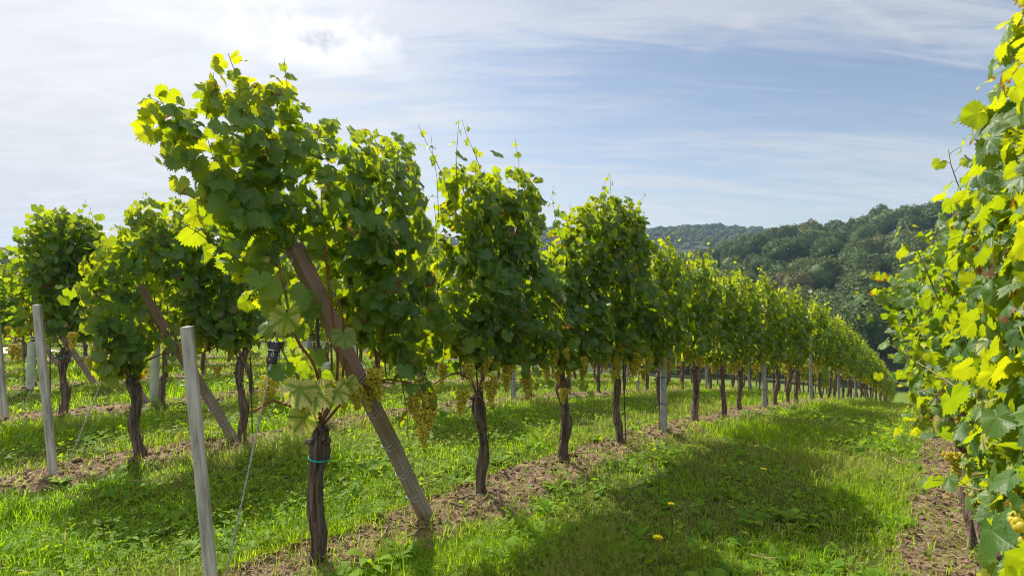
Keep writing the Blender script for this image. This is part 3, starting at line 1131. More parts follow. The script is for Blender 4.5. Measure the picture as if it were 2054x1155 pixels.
def foliage(seed, res, half=0.5, bot=0.78, tops=((-1, 2.05), (1, 2.05)), thick=0.16, nshoot=13, lean=0.0, size=(0.046, 0.072),
            per=0.058, lateral=0.75, hang=2, tall=1, yel=0.03, extra=None, canes=True, near_bias=0.0, foot=None, polys=(), avoid=None):
    """leaves and canes of one vine; x runs along the row, y across it"""
    rs = np.random.RandomState(seed)
    lv, ca = Leaves(), Acc() if canes else None
    lv.avoid = avoid
    for q in polys:
        fill(lv, rs, *q)
    tx, tz = [t[0] * half for t in tops], [t[1] for t in tops]
    for i in range(nshoot):
        a0 = -half * .85 + 2 * half * .85 * (i + rs.uniform(.1, .9)) / nshoot
        if foot:
            a0 = np.interp(a0, (-half * .85, half * .85), foot)
        a1 = (a0 if not foot else np.interp(a0, foot, (-half * .9, half * .9))) * 1.12 + lean + rs.randn() * .07
        top = np.interp(a1, tx, tz) + rs.randn() * .06 - .05
        b0, b1 = rs.randn() * .04, rs.uniform(-1, 1) * thick * .7 + near_bias * .6
        bm = rs.uniform(-1, 1) * thick * 1.1 + near_bias
        n = 8
        t = np.linspace(0, 1, n)
        P = np.stack([a0 + (a1 - a0) * t ** .8 + rs.randn() * .03 * np.sin(t * 5), b0 * (1 - t) ** 2 + 2 * bm * t * (1 - t) + b1 * t ** 2, bot + .02 + (top - bot) * t], 1)
        if rs.rand() < .4:
            P[-1, 2] -= .10
            P[-1, 0] += rs.uniform(-.12, .12)
            P[-1, 1] += rs.uniform(-.12, .12)
        s = rs.uniform(*size)
        shoot(lv, ca, P, rs, s, s * .55, per, .075, .0042, canes and res == 0, dens=.96)
        # leaves of the side shoots
        for k in range(int(lateral * (top - bot) / per)):
            u = rs.rand() ** .8
            q = np.array([np.interp(u, t, P[:, m]) for m in range(3)])
            sgn = rs.choice((-1, 1))
            off = np.array([rs.randn() * .10, sgn * rs.uniform(.05, thick * .8 + .10) * (1 - .45 * u), rs.randn() * .05])
            out = norm(np.array([rs.randn() * .4, sgn, 0.0]))
            nn = out * .88 + np.array([0, 0, .38]) + rs.randn(3) * .36
            tp = out * .35 + np.array([0, 0, -.85]) + rs.randn(3) * .42
            lv.add(q + off, nn, tp, rs.uniform(size[0] * .6, size[1] * .95), leaf_tint(rs, yel=0.9 if rs.rand() < yel else 0))
    for i in range(hang):                                       # shoots that droop below the fruit wire
        a = rs.uniform(-half, half) * .9
        sgn = rs.choice((-1, 1))
        P = bend((a, sgn * .08, bot + .35), (a + rs.randn() * .12, sgn * (thick + .08), bot - rs.uniform(.0, .22)), rs)
        shoot(lv, ca, P, rs, size[1] * .85, size[0] * .7, per, .06, .003, canes and res == 0, sides=(0, sgn * .5, 0))
    for i in range(tall):                                       # shoots that stick out above
        a = rs.uniform(-half, half) * .8
        h = np.interp(a, tx, tz)
        P = bend((a, rs.randn() * .06, h - .3), (a + rs.randn() * .08, rs.randn() * .08, h + rs.uniform(.10, .25)), rs, wob=.05)
        shoot(lv, ca, P, rs, size[1] * .7, .016, per * 1.1, .045, .003, canes and res == 0)
    if extra is not None:
        extra(lv, ca, rs)
    return lv.build(res, rs), ca


def bunch(seed, sub, n=110, length=0.16, width=0.044, rad=0.0080):
    rs = np.random.RandomState(seed)
    acc = Acc()
    pts = []
    tries = 0
    while len(pts) < n and tries < 9000:
        tries += 1
        h = rs.rand() ** 1.25
        w_ = width * (1 - .78 * h ** 1.3) * (1 if h > .08 else .7)
        a = rs.rand() * 6.283
        q = w_ * rs.uniform(.35, 1.0)
        wing = .03 if (h < .25 and rs.rand() < .3) else 0
        v = np.array([math.cos(a) * q + wing, math.sin(a) * q, -.02 - h * length])
        if all(np.linalg.norm(v - o) > rad * 1.32 for o in pts):
            pts.append(v)
    V0, F0 = (ICO0, ICO1, ICO2)[sub]
    for v in pts:
        s = rad * rs.uniform(.85, 1.12)
        acc.add(V0 * s * np.array([1, 1, 1.06]) + v, F0, tint=(rs.rand(), 1.0 if rs.rand() < .3 else rs.rand() * .3, 0, 1))
    tube(acc, [(0, 0, .03), (.004, 0, 0), (0, 0, -length * .8)], .0022, 5, mi=1)
    return acc.mesh('grape_bunch', [GRAPE, GREENCANE])


BUNCH = [bunch(s, 1, RS.randint(90, 125), RS.uniform(.12, .18), RS.uniform(.038, .050)) for s in range(5)]
BUNCH_FAR = [bunch(40 + s, 0, 56, .17, .054, .0120) for s in range(3)]
BUNCH_BIG = [bunch(60 + s, 2, 120, .16, .044, .0078) for s in range(2)]


def trunk_mesh(seed, h=0.68, r0=0.042, lean=(0, 0), knob=0.5, sides=18, rings=34, bow=0.03):
    """gnarled old vine trunk with a knotted head"""
    rs = np.random.RandomState(seed)
    acc = Acc()
    t = np.linspace(0, 1, rings)
    ph = rs.rand(4) * 6.28
    x = lean[0] * t + bow * np.sin(t * 3.1 + ph[0]) * t + .012 * np.sin(t * 11 + ph[1]) - .012 * math.sin(ph[1])
    y = lean[1] * t + bow * np.sin(t * 2.6 + ph[2]) * t + .010 * np.sin(t * 9 + ph[3]) - .010 * math.sin(ph[3])
    z = -0.06 + (h + .06) * t
    R = r0 * (1 + .45 * np.exp(-t / .07) - .28 * t + knob * np.exp(-((t - .86) / .09) ** 2) + .10 * np.sin(t * 17 + ph[0]) + .15 * np.exp(-((t - rs.uniform(.3, .6)) / .05) ** 2))
    R[-1] *= .35
    R[-2] *= .75
    th = np.arange(sides) / sides * 2 * math.pi
    V = []
    for i in range(rings):
        k = 1 + .26 * (vnoise(th * 3.2 + 20 * math.sin(seed), t[i] * 2.5 + np.zeros(sides), seed) - .5) + .36 * (vnoise(th * 9 + t[i] * 2, t[i] * 7 + np.zeros(sides), seed + 3) - .5) \
            + .40 * knob * np.exp(-((t[i] - .86) / .12) ** 2) * (vnoise(th * 2.5, t[i] * 14 + np.zeros(sides), seed + 9) - .4)
        V.append(np.stack([x[i] + np.cos(th) * R[i] * k, y[i] + np.sin(th) * R[i] * k, np.full(sides, z[i])], 1))
    V = np.concatenate(V)
    F = []
    for i in range(rings - 1):
        a = i * sides + np.arange(sides)
        b = i * sides + (np.arange(sides) + 1) % sides
        F.append(np.stack([a, b, b + sides, a + sides], 1))
    V = np.vstack([V, [x[-1], y[-1], z[-1] + .005]])
    F3 = [(len(V) - 1, (rings - 1) * sides + j, (rings - 1) * sides + (j + 1) % sides) for j in range(sides)]
    acc.add(V, F3, np.concatenate(F))
    # spurs and flakes of bark
    for k in range(7 if knob > .3 else 3):
        i = int(rings * rs.uniform(.78, .95))
        a = rs.rand() * 6.28
        L = rs.uniform(.02, .06)
        d = np.array([math.cos(a), math.sin(a), rs.uniform(-.1, .9)])
        c = np.array([x[i], y[i], z[i]])
        tube(acc, [c, c + d * (R[i] + L * .3), c + d * (R[i] + L * .55), c + d * (R[i] + L * .56)], [R[i] * .4, R[i] * .36, R[i] * .30, R[i] * .05], 7)
    for k in range(44):
        i = rs.randint(3, rings - 4)
        a = rs.rand() * 6.28
        L, w_ = rs.uniform(.04, .12), rs.uniform(.003, .008)
        o = np.array([math.cos(a), math.sin(a), 0])
        tn = np.array([-math.sin(a), math.cos(a), 0])
        c = np.array([x[i], y[i], z[i]]) + o * R[i] * 1.0
        e = o * rs.uniform(.0, .012)
        acc.add([c - tn * w_, c + tn * w_, c + tn * w_ * .7 + (0, 0, L) + e, c - tn * w_ * .7 + (0, 0, L) + e], None, [(0, 1, 2, 3)])
    return acc.mesh('trunk', BARK), np.array([x[-1], y[-1], h]), (x, y, z, R)


def cordon(head, reach, seed, rad=.008):
    rs = np.random.RandomState(seed)
    acc = Acc()
    for sg, L in zip((-1, 1), reach):
        P = [head - (0, 0, .03), head + (sg * .05, 0, .07), head + (sg * .16, rs.randn() * .02, .13), (sg * L * .7, 0, .82), (sg * L, rs.randn() * .02, .78)]
        P = np.array(P)
        P = np.stack([np.interp(np.linspace(0, 4, 13), range(5), P[:, k]) for k in range(3)], 1)
        tube(acc, P, np.linspace(rad, rad * .6, 13), 7)
    for k in range(4):
        a = rs.uniform(-.4, .4)
        P = bend((a, 0, .80), (a + rs.randn() * .06, rs.randn() * .05, 1.25), rs, wob=.03)
        tube(acc, P, np.linspace(.0062, .004, 7), 6)
    return acc


ROT = math.atan2(CD, SD)


def hedge(rs):
    """ragged outline of one vine's share of the leaf wall"""
    up = [(a, 2.06 + .09 * rs.randn() - .42 * (abs(a) / .56) ** 2.2) for a in np.linspace(-.56, .56, 9)]
    dn = [(a, .84 + .07 * rs.randn()) for a in np.linspace(.52, -.52, 7)]
    return up + dn


CACHE = {}


def far_variant(kind):
    """leaf and wood meshes shared by repeats; kind 1 = middle distance, 2 = far"""
    if kind not in CACHE:
        out = []
        for s in range(7 if kind == 1 else 6):
            rs = np.random.RandomState(900 + s + 50 * kind)
            tops = ((-1, 1.92 + rs.rand() * .22), (-.4, 2.0 + rs.rand() * .22), (.2, 2.0 + rs.rand() * .22), (1, 1.9 + rs.rand() * .25))
            if kind == 1:
                fo, ca = foliage(300 + s, 1, .54, tops=tops, thick=.14, nshoot=7, per=.06, lateral=.5, size=(.044, .068), hang=2, tall=2 if s % 2 else 3, polys=[(hedge(rs), 1150, .23, .032, .062)])
            else:
                fo, ca = foliage(400 + s, 2, .56, tops=tops, thick=.15, nshoot=6, per=.08, lateral=.5, size=(.052, .080), hang=2, tall=3, canes=False, polys=[(hedge(rs), 760, .24, .038, .072)])
            tm, head, _ = trunk_mesh(500 + s + 20 * kind, .66 + .06 * rs.rand(), .033 + .008 * rs.rand(), (rs.randn() * .05, rs.randn() * .03), .45, 10, 16)
            co = cordon(head, (.45, .45), s)
            out.append((fo.mesh('foliage', LEAF, uv=True, tint=True), (ca.mesh('shoot', [CANE, GREENCANE]) if ca else None), tm, co.mesh('cane', CANE)))
        CACHE[kind] = out
    return CACHE[kind]


def hang_bunches(root, rs, n, meshes, spread=.48, low=.70, high=.98, across=.13, sides=(-1, 1)):
    for k in range(n):
        sg = rs.choice(sides)
        o = link('grape_bunch', meshes[rs.randint(len(meshes))], root, (rs.uniform(-spread, spread), sg * rs.uniform(.02, across), rs.uniform(low, high) + (rs.rand() < .3) * rs.uniform(-.1, .12)))
        o.rotation_euler = (rs.randn() * .12, rs.randn() * .12, rs.rand() * 6.28)
        o.scale = (1, 1, 1) if meshes is BUNCH_BIG else tuple([rs.uniform(.5, 1.0)] * 3)


def add_vine(r, p, kind, seed, label, group):
    """a repeat: the thing and each of its parts are objects of their own, meshes shared"""
    rs = np.random.RandomState(seed)
    x, y = XY(r, p)
    root = thing('grapevine', label, 'grapevine', (x, y, gz(x, y) - .02), ROT + (math.pi if rs.rand() < .5 else 0) + rs.randn() * .05, group)
    V = far_variant(kind)
    fo, sh, _, _ = V[rs.randint(len(V))]
    _, _, tm, co = V[rs.randint(len(V))]
    f = link('foliage', fo, root)
    f.scale = (rs.uniform(.95, 1.08), rs.uniform(.95, 1.15), rs.uniform(.95, 1.03))
    t = link('trunk', tm, root)
    t.rotation_euler = (0, 0, 0)
    link('cane', co, root)
    if sh is not None:
        s = link('shoot', sh, root)
        s.scale = f.scale
    hang_bunches(root, rs, 9 if kind == 1 else 6, BUNCH if kind == 1 else BUNCH_FAR)
    return root


def near_vine(r, p, seed, label, group, fol, trunk=None, cord=(.45, .45), bunches=8, bkw=None, tie=None, bmeshes=None):
    x, y = XY(r, p)
    rs = np.random.RandomState(seed)
    root = thing('grapevine', label, 'grapevine', (x, y, gz(x, y) - .02), ROT, group)
    fo, ca = foliage(seed, **fol)
    link('foliage', fo.mesh('foliage', LEAF, uv=True, tint=True), root)
    if ca and ca.n:
        link('shoot', ca.mesh('shoot', [CANE, GREENCANE]), root)
    tm, head, ring = trunk_mesh(seed + 1, **(trunk or {}))
    link('trunk', tm, root)
    link('cane', cordon(head, cord, seed + 2).mesh('cane', CANE), root)
    hang_bunches(root, rs, bunches, bmeshes or BUNCH, **(bkw or {}))
    if tie:
        acc = Acc()
        th = np.linspace(0, 2 * math.pi, 19)
        tx, ty, tr = (np.interp(tie, ring[2], ring[q]) for q in (0, 1, 3))
        tube(acc, np.stack([tx + np.cos(th) * tr * 1.17, ty + np.sin(th) * tr * 1.17, tie + .008 * np.sin(th)], 1), .0045, 6, caps=False)
        link('tie', acc.mesh('tie', TIE), root)
    return root

# ---------------------------------------------------------------- the vines
G1, G2, G3 = 'vines of the nearest trellis row', 'vines of the second trellis row', 'vines of the third trellis row'
GR = 'vines of the row hanging over the bare strip beside the lane'


def end_crown(lv, ca, rs):
    """first vine of the nearest row: overhanging shoots, yellow-veined leaves round its trunk"""
    S = lambda P, s0, s1, **k: shoot(lv, ca, P, rs, s0, s1, **k)
    S(bend((-.22, 0, 1.70), (-.44, -.02, 2.26), rs, wob=.03), .062, .026, step=.062, pet=.05, rad=.0035)
    S(bend((-.10, .02, 1.80), (-.14, .0, 2.33), rs, wob=.02), .060, .030, step=.055, pet=.05, rad=.0032)
    S(bend((-.28, -.05, 1.75), (-.36, -.04, 2.12), rs, wob=.03), .066, .04, step=.06, pet=.06)
    S(bend((-.20, .05, 1.45), (-.68, .02, 2.04), rs, wob=.03), .062, .040, step=.045)
    S(bend((-.15, -.05, 1.55), (-.66, -.05, 1.93), rs, sag=.03), .070, .05, step=.045)
    S(bend((-.18, -.08, 1.45), (-.67, -.06, 1.74), rs, sag=.06), .072, .06, step=.045)
    S(bend((-.15, .10, 1.30), (-.54, .05, 1.62), rs, sag=.04), .072, .06, step=.045)
    S(bend((-.10, -.10, 1.20), (-.40, -.08, 1.42), rs, sag=.05), .072, .06, step=.045)
    S(bend((.0, .05, 1.4), (-.35, .06, 1.96), rs), .070, .05, step=.045)
    S(bend((.35, .05, 1.6), (.42, .0, 2.09), rs), .062, .03, step=.055)
    S(bend((.5, .0, 1.5), (.64, -.02, 2.10), rs), .062, .03, step=.055)
    # drooping shoot with low leaves between the first two trunks
    S(bend((.36, -.16, .95), (.48, -.20, .50), rs, wob=.02), .062, .05, step=.05, pet=.04)
    S(bend((.50, -.15, .90), (.62, -.18, .62), rs, wob=.02), .058, .04, step=.06, pet=.04)
    hero = [(-.165, .885, .098, 1.0, -.1), (-.235, .90, .086, 1.0, -.25), (-.28, 1.20, .086, .75, -.1), (.10, 1.06, .082, .85, .3),
            (-.19, .77, .074, .8, .1), (-.05, .86, .066, .9, .35), (.0, 1.10, .070, .2, .0), (.03, .88, .06, .6, .5)]
    for a, z, s, yel, tw in hero:
        p = np.array([a, -.22 + rs.randn() * .02, z])
        lv.add(p, np.array([-.35 + rs.randn() * .15, -.85, .28 + rs.randn() * .1]), np.array([tw, 0, -1.0]), s, (rs.rand() * .5 + .3, yel, 0, 1))
        if ca is not None:
            tube(ca, [p, p + (.01, .08, .03), p + (.03, .16, .04)], .0014, 4, mi=1, caps=False)
    if ca is not None:      # stout red-brown canes rising from the head
        for P in ([(.0, 0, .62), (-.02, -.10, .80), (-.10, -.14, .98), (-.20, -.15, 1.10), (-.24, -.1, 1.4)], [(.0, 0, .62), (.06, -.08, .80), (.04, -.12, 1.0), (.0, -.13, 1.2), (-.02, -.1, 1.5)],
                  [(.02, 0, .64), (.16, -.06, .80), (.34, -.1, .84), (.5, -.12, .80)]):
            P = np.array(P)
            P = np.stack([np.interp(np.linspace(0, len(P) - 1, 14), range(len(P)), P[:, k]) for k in range(3)], 1)
            tube(ca, P, np.linspace(.0075, .005, 14), 7, mi=0)


V0A = [(-.70, 2.01), (-.65, 2.06), (-.56, 2.05), (-.46, 2.13), (-.32, 2.12), (-.18, 2.09), (.02, 2.11), (.19, 2.11), (.30, 2.07), (.40, 2.12), (.65, 2.12), (.60, 1.97), (.66, 1.77), (.70, 1.5), (.80, 1.30), (.83, .96), (.75, .85), (.38, .93), (.19, 1.17),
       (.02, 1.42), (-.11, 1.50), (-.27, 1.55), (-.41, 1.56), (-.46, 1.63), (-.52, 1.72), (-.64, 1.78), (-.71, 1.85)]
V0B = [(-.41, 1.56), (-.11, 1.55), (.02, 1.46), (.19, 1.17), (.38, .93), (.05, 1.12), (-.26, 1.22), (-.36, 1.32)]
V0C = [(-.50, 2.16), (-.45, 2.31), (-.36, 2.27), (-.22, 2.25), (-.10, 2.20), (.0, 2.10), (-.3, 2.0), (-.52, 2.0)]
V1A = [(-.31, 1.90), (-.28, 2.12), (-.20, 2.08), (.02, 2.06), (.20, 2.14), (.44, 2.16), (.62, 2.12), (.57, 1.87), (.58, 1.62), (.74, 1.30), (.76, .90), (.50, .81), (-.06, .85), (-.34, .96), (-.40, 1.20), (-.34, 1.58)]
V2A = [(-.20, 1.40), (-.04, 1.72), (.13, 2.02), (.35, 2.16), (.81, 2.20), (.9, 2.0), (.60, 1.49), (.50, .81), (-.05, .75), (-.23, .89)]
V3A = [(-.22, 2.25), (.10, 2.30), (.42, 2.20), (.54, 1.94), (.60, 1.55), (.70, .83), (.09, .76), (-.5, .88), (-.45, 1.56)]
W0A = [(-.38, 1.37), (-.36, 1.51), (-.22, 1.63), (-.15, 1.78), (-.01, 1.97), (.16, 2.01), (.43, 1.98), (.51, 1.92), (.76, 1.94), (.80, .79), (.51, .80), (.16, 1.09), (.06, 1.33), (.0, 1.1), (.06, .79), (-.05, .63), (-.27, .66), (-.30, .9), (-.36, 1.12)]
X0A = [(-.36, 1.86), (-.27, 2.15), (-.04, 2.24), (.16, 2.10), (.29, 2.06), (.45, 1.84), (.52, 1.45), (.45, .78), (.02, .80), (-.23, 1.15), (-.34, 1.46)]
near_vine(1.59, 2.32, 11, 'end vine of the nearest row, tall shoots above it, turquoise tie round its thick trunk', G1,
          dict(res=0, half=.60, foot=(-.10, .56), bot=.80, tops=((-1, 1.75), (-.8, 1.92), (-.3, 2.0), (.3, 1.98), (.75, 2.0), (1, 1.86)), thick=.12, nshoot=6, per=.07, lateral=.2, hang=0, tall=0, yel=.02, extra=end_crown,
               avoid=(.76, .546, 1.50), polys=[(V0A, 1350, .20, .032, .066), (V0B, 420, .16, .040, .066, .35, .06), (V0C, 620, .07, .038, .060, .6)]),
          dict(h=.66, r0=.037, knob=.45, sides=30, rings=60, bow=.006), (.3, .5), 0, None, .512)
v0 = bpy.data.objects['grapevine']
for a, b, z, q in ((.04, -.10, .90, .92), (-.06, -.06, .84, .95), (.13, -.12, .86, .96), (.24, -.12, .92, .96), (.28, -.05, .85, .92), (.46, -.16, .76, .92), (.52, -.14, .84, .96), (.56, -.18, .68, .96),
                   (.62, -.12, .78, 1.0), (.50, -.19, .60, .8), (-.2, .02, .93, .9), (.38, .10, .88, 1.0)):
    o = link('grape_bunch', BUNCH[RS.randint(5)], v0, (a, b, z))
    o.rotation_euler = (RS.randn() * .15, RS.randn() * .15, RS.rand() * 6.28)
    o.scale = (q, q, q)

near_vine(2.84, 2.32, 21, 'vine with a thin crooked dark trunk just behind the foot of the stained leaning post', G1,
          dict(polys=[(V1A, 1750, .24, .032, .061)], res=0, half=.50, bot=.80, tops=((-1, 1.45), (-.7, 2.02), (-.4, 2.16), (.5, 2.17), (.75, 2.12), (1, 1.66)), thick=.17, nshoot=6, per=.07, lateral=.4, hang=4, tall=3, yel=.02,
               extra=lambda lv, ca, rs: (shoot(lv, ca, bend((-.26, 0, 1.9), (-.29, 0, 2.36), rs, wob=.02), rs, .05, .015, step=.06, pet=.045, rad=.003),
                                         shoot(lv, ca, bend((-.42, 0, 1.75), (-.47, 0, 2.22), rs, wob=.02), rs, .036, .012, step=.09, pet=.04, rad=.0025))),
          dict(h=.70, r0=.034, lean=(-.07, 0), knob=.35, sides=20, rings=48, bow=.05), (.5, .45), 11, dict(sides=(-1,), low=.74, high=1.0, across=.2))
near_vine(3.87, 2.32, 31, 'vine with a bowed trunk standing second behind the leaning post in the nearest row', G1,
          dict(polys=[(V2A, 1600, .22, .032, .061)], res=0, half=.52, bot=.80, tops=((-1, 1.45), (-.6, 1.70), (-.1, 1.98), (.4, 2.12), (1, 2.16)), thick=.17, nshoot=6, per=.07, lateral=.4, hang=4, tall=3, yel=.02),
          dict(h=.72, r0=.040, lean=(-.10, 0), knob=.30, sides=20, rings=48, bow=.03), (.45, .45), 11, dict(sides=(-1,), low=.74, high=1.0, across=.2))
near_vine(4.80, 2.32, 41, 'slim straight trunked vine before the first grey row post, one shoot spiking above it', G1,
          dict(polys=[(V3A, 1450, .22, .032, .061)], res=0, half=.54, bot=.80, tops=((-1, 2.22), (-.3, 2.28), (.3, 2.15), (1, 2.10)), thick=.18, nshoot=6, per=.07, lateral=.4, hang=4, tall=3, yel=.02,
               extra=lambda lv, ca, rs: shoot(lv, ca, bend((-.16, 0, 2.15), (-.18, 0, 2.48), rs, wob=.02), rs, .042, .014, step=.06, pet=.04, rad=.003)),
          dict(h=.72, r0=.036, lean=(-.05, 0), knob=.25, sides=16, rings=40, bow=.015), (.45, .45), 11, dict(sides=(-1,), low=.74, high=1.0, across=.2))

r_list = [5.80, 6.89, 7.99, 8.95, 10.35, 11.3, 12.3, 13.3, 15.5, 16.7, 17.9, 19.0]
while r_list[-1] < 47:
    r_list.append(r_list[-1] + 1.08)
NAMED1 = {5.80: 'vine whose trunk stands half hidden right behind the first grey row post', 6.89: 'thick straight vine trunk just past the first grey row post',
          7.99: 'vine with a trunk leaning towards the lane, second past the first grey row post', 8.95: 'vine next before the grey post that carries a turquoise band'}
for i, r in enumerate(r_list):
    o = add_vine(r, 2.32, 1 if r < 13.5 else 2, 1000 + i, NAMED1.get(r, 'vine far along the nearest row, beyond its post with a turquoise band'), G1)
    s = 1.02 if r < 9 else (1.08 if r < 14 else 1.14)
    o.scale = (1, 1.1 if r > 9 else 1, s)

# second row
near_vine(1.81, 4.85, 51, 'end vine of the second row with a stout pale barked trunk and an overhanging crown', G2,
          dict(polys=[(W0A, 1300, .25, .038, .068)], avoid=(.75, .546, 1.42), res=1, half=.40, bot=.78, tops=((-1, 1.50), (-.6, 1.70), (0, 1.90), (.5, 1.94), (1, 1.92)), thick=.2, nshoot=6, per=.07, lateral=.4, hang=4, tall=3, yel=.03,
               extra=lambda lv, ca, rs: [shoot(lv, ca, bend((-.25 + .04 * k, -.1, 1.05), (-.30 + .05 * k, -.18, .60 + .05 * k), rs), rs, .062, .05, step=.045, pet=.05) for k in range(4)]),
          dict(h=.64, r0=.040, lean=(-.08, 0), knob=.25, sides=20, rings=40, bow=.02), (.4, .5), 7, dict(sides=(-1,), low=.75))
near_vine(2.60, 4.85, 61, 'dark trunked vine at the foot of the leaning post in the second row', G2,
          dict(avoid=(-.04, .546, 1.42), res=1, half=.5, bot=.80, tops=((-1, 1.95), (0, 1.98), (1, 1.95)), thick=.2, nshoot=14, per=.058, lateral=2.1, hang=1, tall=3, yel=.05),
          dict(h=.74, r0=.036, lean=(-.03, 0), knob=.3, sides=14, rings=30), (.45, .45), 8, dict(sides=(-1,)))
r = 3.7
k = 0
while r < 40:
    if abs(r - 3.44) > .3:
        add_vine(r, 4.85, 1 if r < 9 else 2, 2000 + k, 'vine of the second row past its pale grow tube', G2).scale = (1, 1, .97 if r < 8 else 1.05)
    r += 1.06 + RS.rand() * .06
    k += 1

# third row
near_vine(2.01, 7.4, 71, 'end vine of the third row, knotted trunk head with turquoise tie, bright crown', G3,
          dict(polys=[(X0A, 1000, .24, .038, .068)], avoid=(.83, .546, 1.2), res=1, half=.34, bot=.80, tops=((-1, 1.85), (-.5, 2.10), (0, 2.18), (.5, 2.05), (1, 1.95)), thick=.2, nshoot=13, per=.058, lateral=1.9, hang=1, tall=3, yel=.05),
          dict(h=.70, r0=.042, lean=(.0, 0), knob=.45, sides=16, rings=36, bow=.02), (.4, .45), 6, None, .60)
r, k = 3.0, 0
while r < 32:
    add_vine(r, 7.4, 1 if r < 5 else 2, 3000 + k, 'vine of the third row behind its end vine', G3)
    r += 1.06 + RS.rand() * .06
    k += 1
for j, (p, r0, r1, nm) in enumerate(((9.9, 2.40, 24, 'fourth'), (12.4, 3.0, 16, 'fifth'), (14.9, 3.4, 14, 'sixth'), (20.4, 3.4, 9, 'first'), (22.9, 3.6, 9, 'second'))):
    r, k = r0, 0
    while r < r1:
        lab = f'vine of the {nm} trellis row seen between the nearer trunks' if j < 3 else f'distant vine of the {nm} row beyond the pale farm track'
        add_vine(r, p, 2, 4000 + 100 * j + k, lab, (f'vines of the {nm} trellis row' if j < 3 else f'vines of the {nm} row beyond the farm track')).scale = (1, 1, .88)
        r += 1.08 + RS.rand() * .06
        k += 1

# the row on the other side of the lane, leaning in over the viewer
def arm(lv, ca, rs, a, b, s0, s1, **k):
    shoot(lv, ca, bend(a, b, rs, wob=.03, sag=.02), rs, s0, s1, **k)


RIGHT = [
    (1.05, 'large leaved vine closest to the viewer, at the end of the overhanging row', dict(half=.42, thick=.05, tops=((-1, 1.9), (1, 2.05)), nshoot=13, near_bias=-.13, yel=.12, size=(.040, .060)), 3, dict(spread=.25, across=.10, sides=(1,), low=.84, high=.98)),
    (2.05, 'vine with sunlit leaves and ripe bunches, second from the end of the overhanging row', dict(half=.52, thick=.09, size=(.046, .070), tops=((-1, 2.05), (1, 1.95)), nshoot=16, near_bias=-.13, yel=.08), 5, dict(across=.12, sides=(-1, 1), low=.74)),
    (3.10, 'grey flaking trunked vine in the bare strip, third of the overhanging row', dict(half=.54, thick=.15, tops=((-1, 1.96), (1, 1.86)), nshoot=16, near_bias=-.14), 6, dict(across=.15)),
    (4.05, 'vine holding leafy shoots over the grass lane, fourth of the overhanging row', dict(half=.54, thick=.24, tops=((-1, 1.82), (1, 1.78)), nshoot=17, near_bias=-.04), 8, None),
    (5.05, 'bushy yellow green vine, fifth of the row overhanging the lane', dict(half=.54, thick=.28, tops=((-1, 1.74), (1, 1.72)), nshoot=17, near_bias=.04), 8, None),
    (6.10, 'bushy vine bulging far out over the lane, sixth of the overhanging row', dict(half=.54, thick=.32, tops=((-1, 1.74), (1, 1.74)), nshoot=17, near_bias=.08), 6, None),
]
for i, (r, lab, kw, nb, bk) in enumerate(RIGHT):
    def extra(lv, ca, rs, i=i):
        if i < 2:        # leafage hanging low at the open end
            fill(lv, rs, [(-.5, .38), (.5, .38), (.5, .95), (-.5, .95)], 650, .08, .036, .060, .3, .15, .02)
            fill(lv, rs, [(-.5, .8), (.55, .8), (.55, 1.86), (.1, 1.98), (-.2, 2.05), (-.5, 2.06)], 620, .06 if i == 0 else .09, .030, .046 if i == 0 else .062, .35, .08, .035 if i == 0 else .03)
        if i == 2:
            fill(lv, rs, [(-.5, .35), (.4, .45), (.4, .95), (-.5, .95)], 480, .10, .036, .060, .3, .15, .02)
        if i in (2, 3):
            fill(lv, rs, [(-.5, .85), (.5, .85), (.5, 1.66), (.2, 1.86), (-.2, 1.92), (-.5, 1.88)], 560, .14, .034, .060, .35, .06, .02)
        if i == 1:
            arm(lv, ca, rs, (.35, .15, 1.0), (.62, .36, 1.12), .062, .030, step=.045)
            arm(lv, ca, rs, (.2, .1, .72), (.5, .26, .66), .050, .03, step=.05)
            arm(lv, ca, rs, (-.2, .0, 1.75), (.0, .10, 1.86), .066, .04, step=.05)
        if i == 2:
            arm(lv, ca, rs, (-.1, .08, 1.6), (.0, .20, 2.02), .058, .034, step=.038)
            arm(lv, ca, rs, (-.1, .2, 1.35), (.0, .32, 1.72), .06, .02, step=.05)
            arm(lv, ca, rs, (.2, .2, .9), (.35, .42, .95), .06, .03, step=.05)
        if i == 3:
            arm(lv, ca, rs, (.0, .3, 1.35), (.1, .62, 1.42), .06, .022, step=.05)
            arm(lv, ca, rs, (.3, .3, 1.2), (.4, .58, 1.25), .06, .022, step=.05)
        if i == 4:
            arm(lv, ca, rs, (.0, .3, 1.5), (.1, .66, 1.62), .06, .02, step=.05)
    near_vine(r, -.22, 80 + 3 * i, lab, GR, dict(res=0 if i < 4 else 1, bot=.80, per=.056, lateral=1.7, hang=1 if i < 3 else 2, tall=1 if i > 1 else 0, extra=extra, **{'yel': .03, **kw}),
              dict(h=.70, r0=.048 if i != 2 else .06, knob=.35, sides=20, rings=44, lean=(.03, .02)), (.4, .45), nb, bk, .45 if i == 3 else None, BUNCH_BIG if i < 2 else None)
r, k = 7.2, 0
while r < 34:
    add_vine(r, -.22, 1 if r < 10 else 2, 5000 + k, 'vine further down the row over the bare strip, past its bushy near part', GR).scale = (1, 2.0 if r < 14 else 1.3, 1.0)
    r += 1.08
    k += 1


# ---------------------------------------------------------------- posts, wires, tubes
def rp_point(r, p, h):
    x, y = XY(r, p)
    return np.array([x, y, gz(x, y) + h])


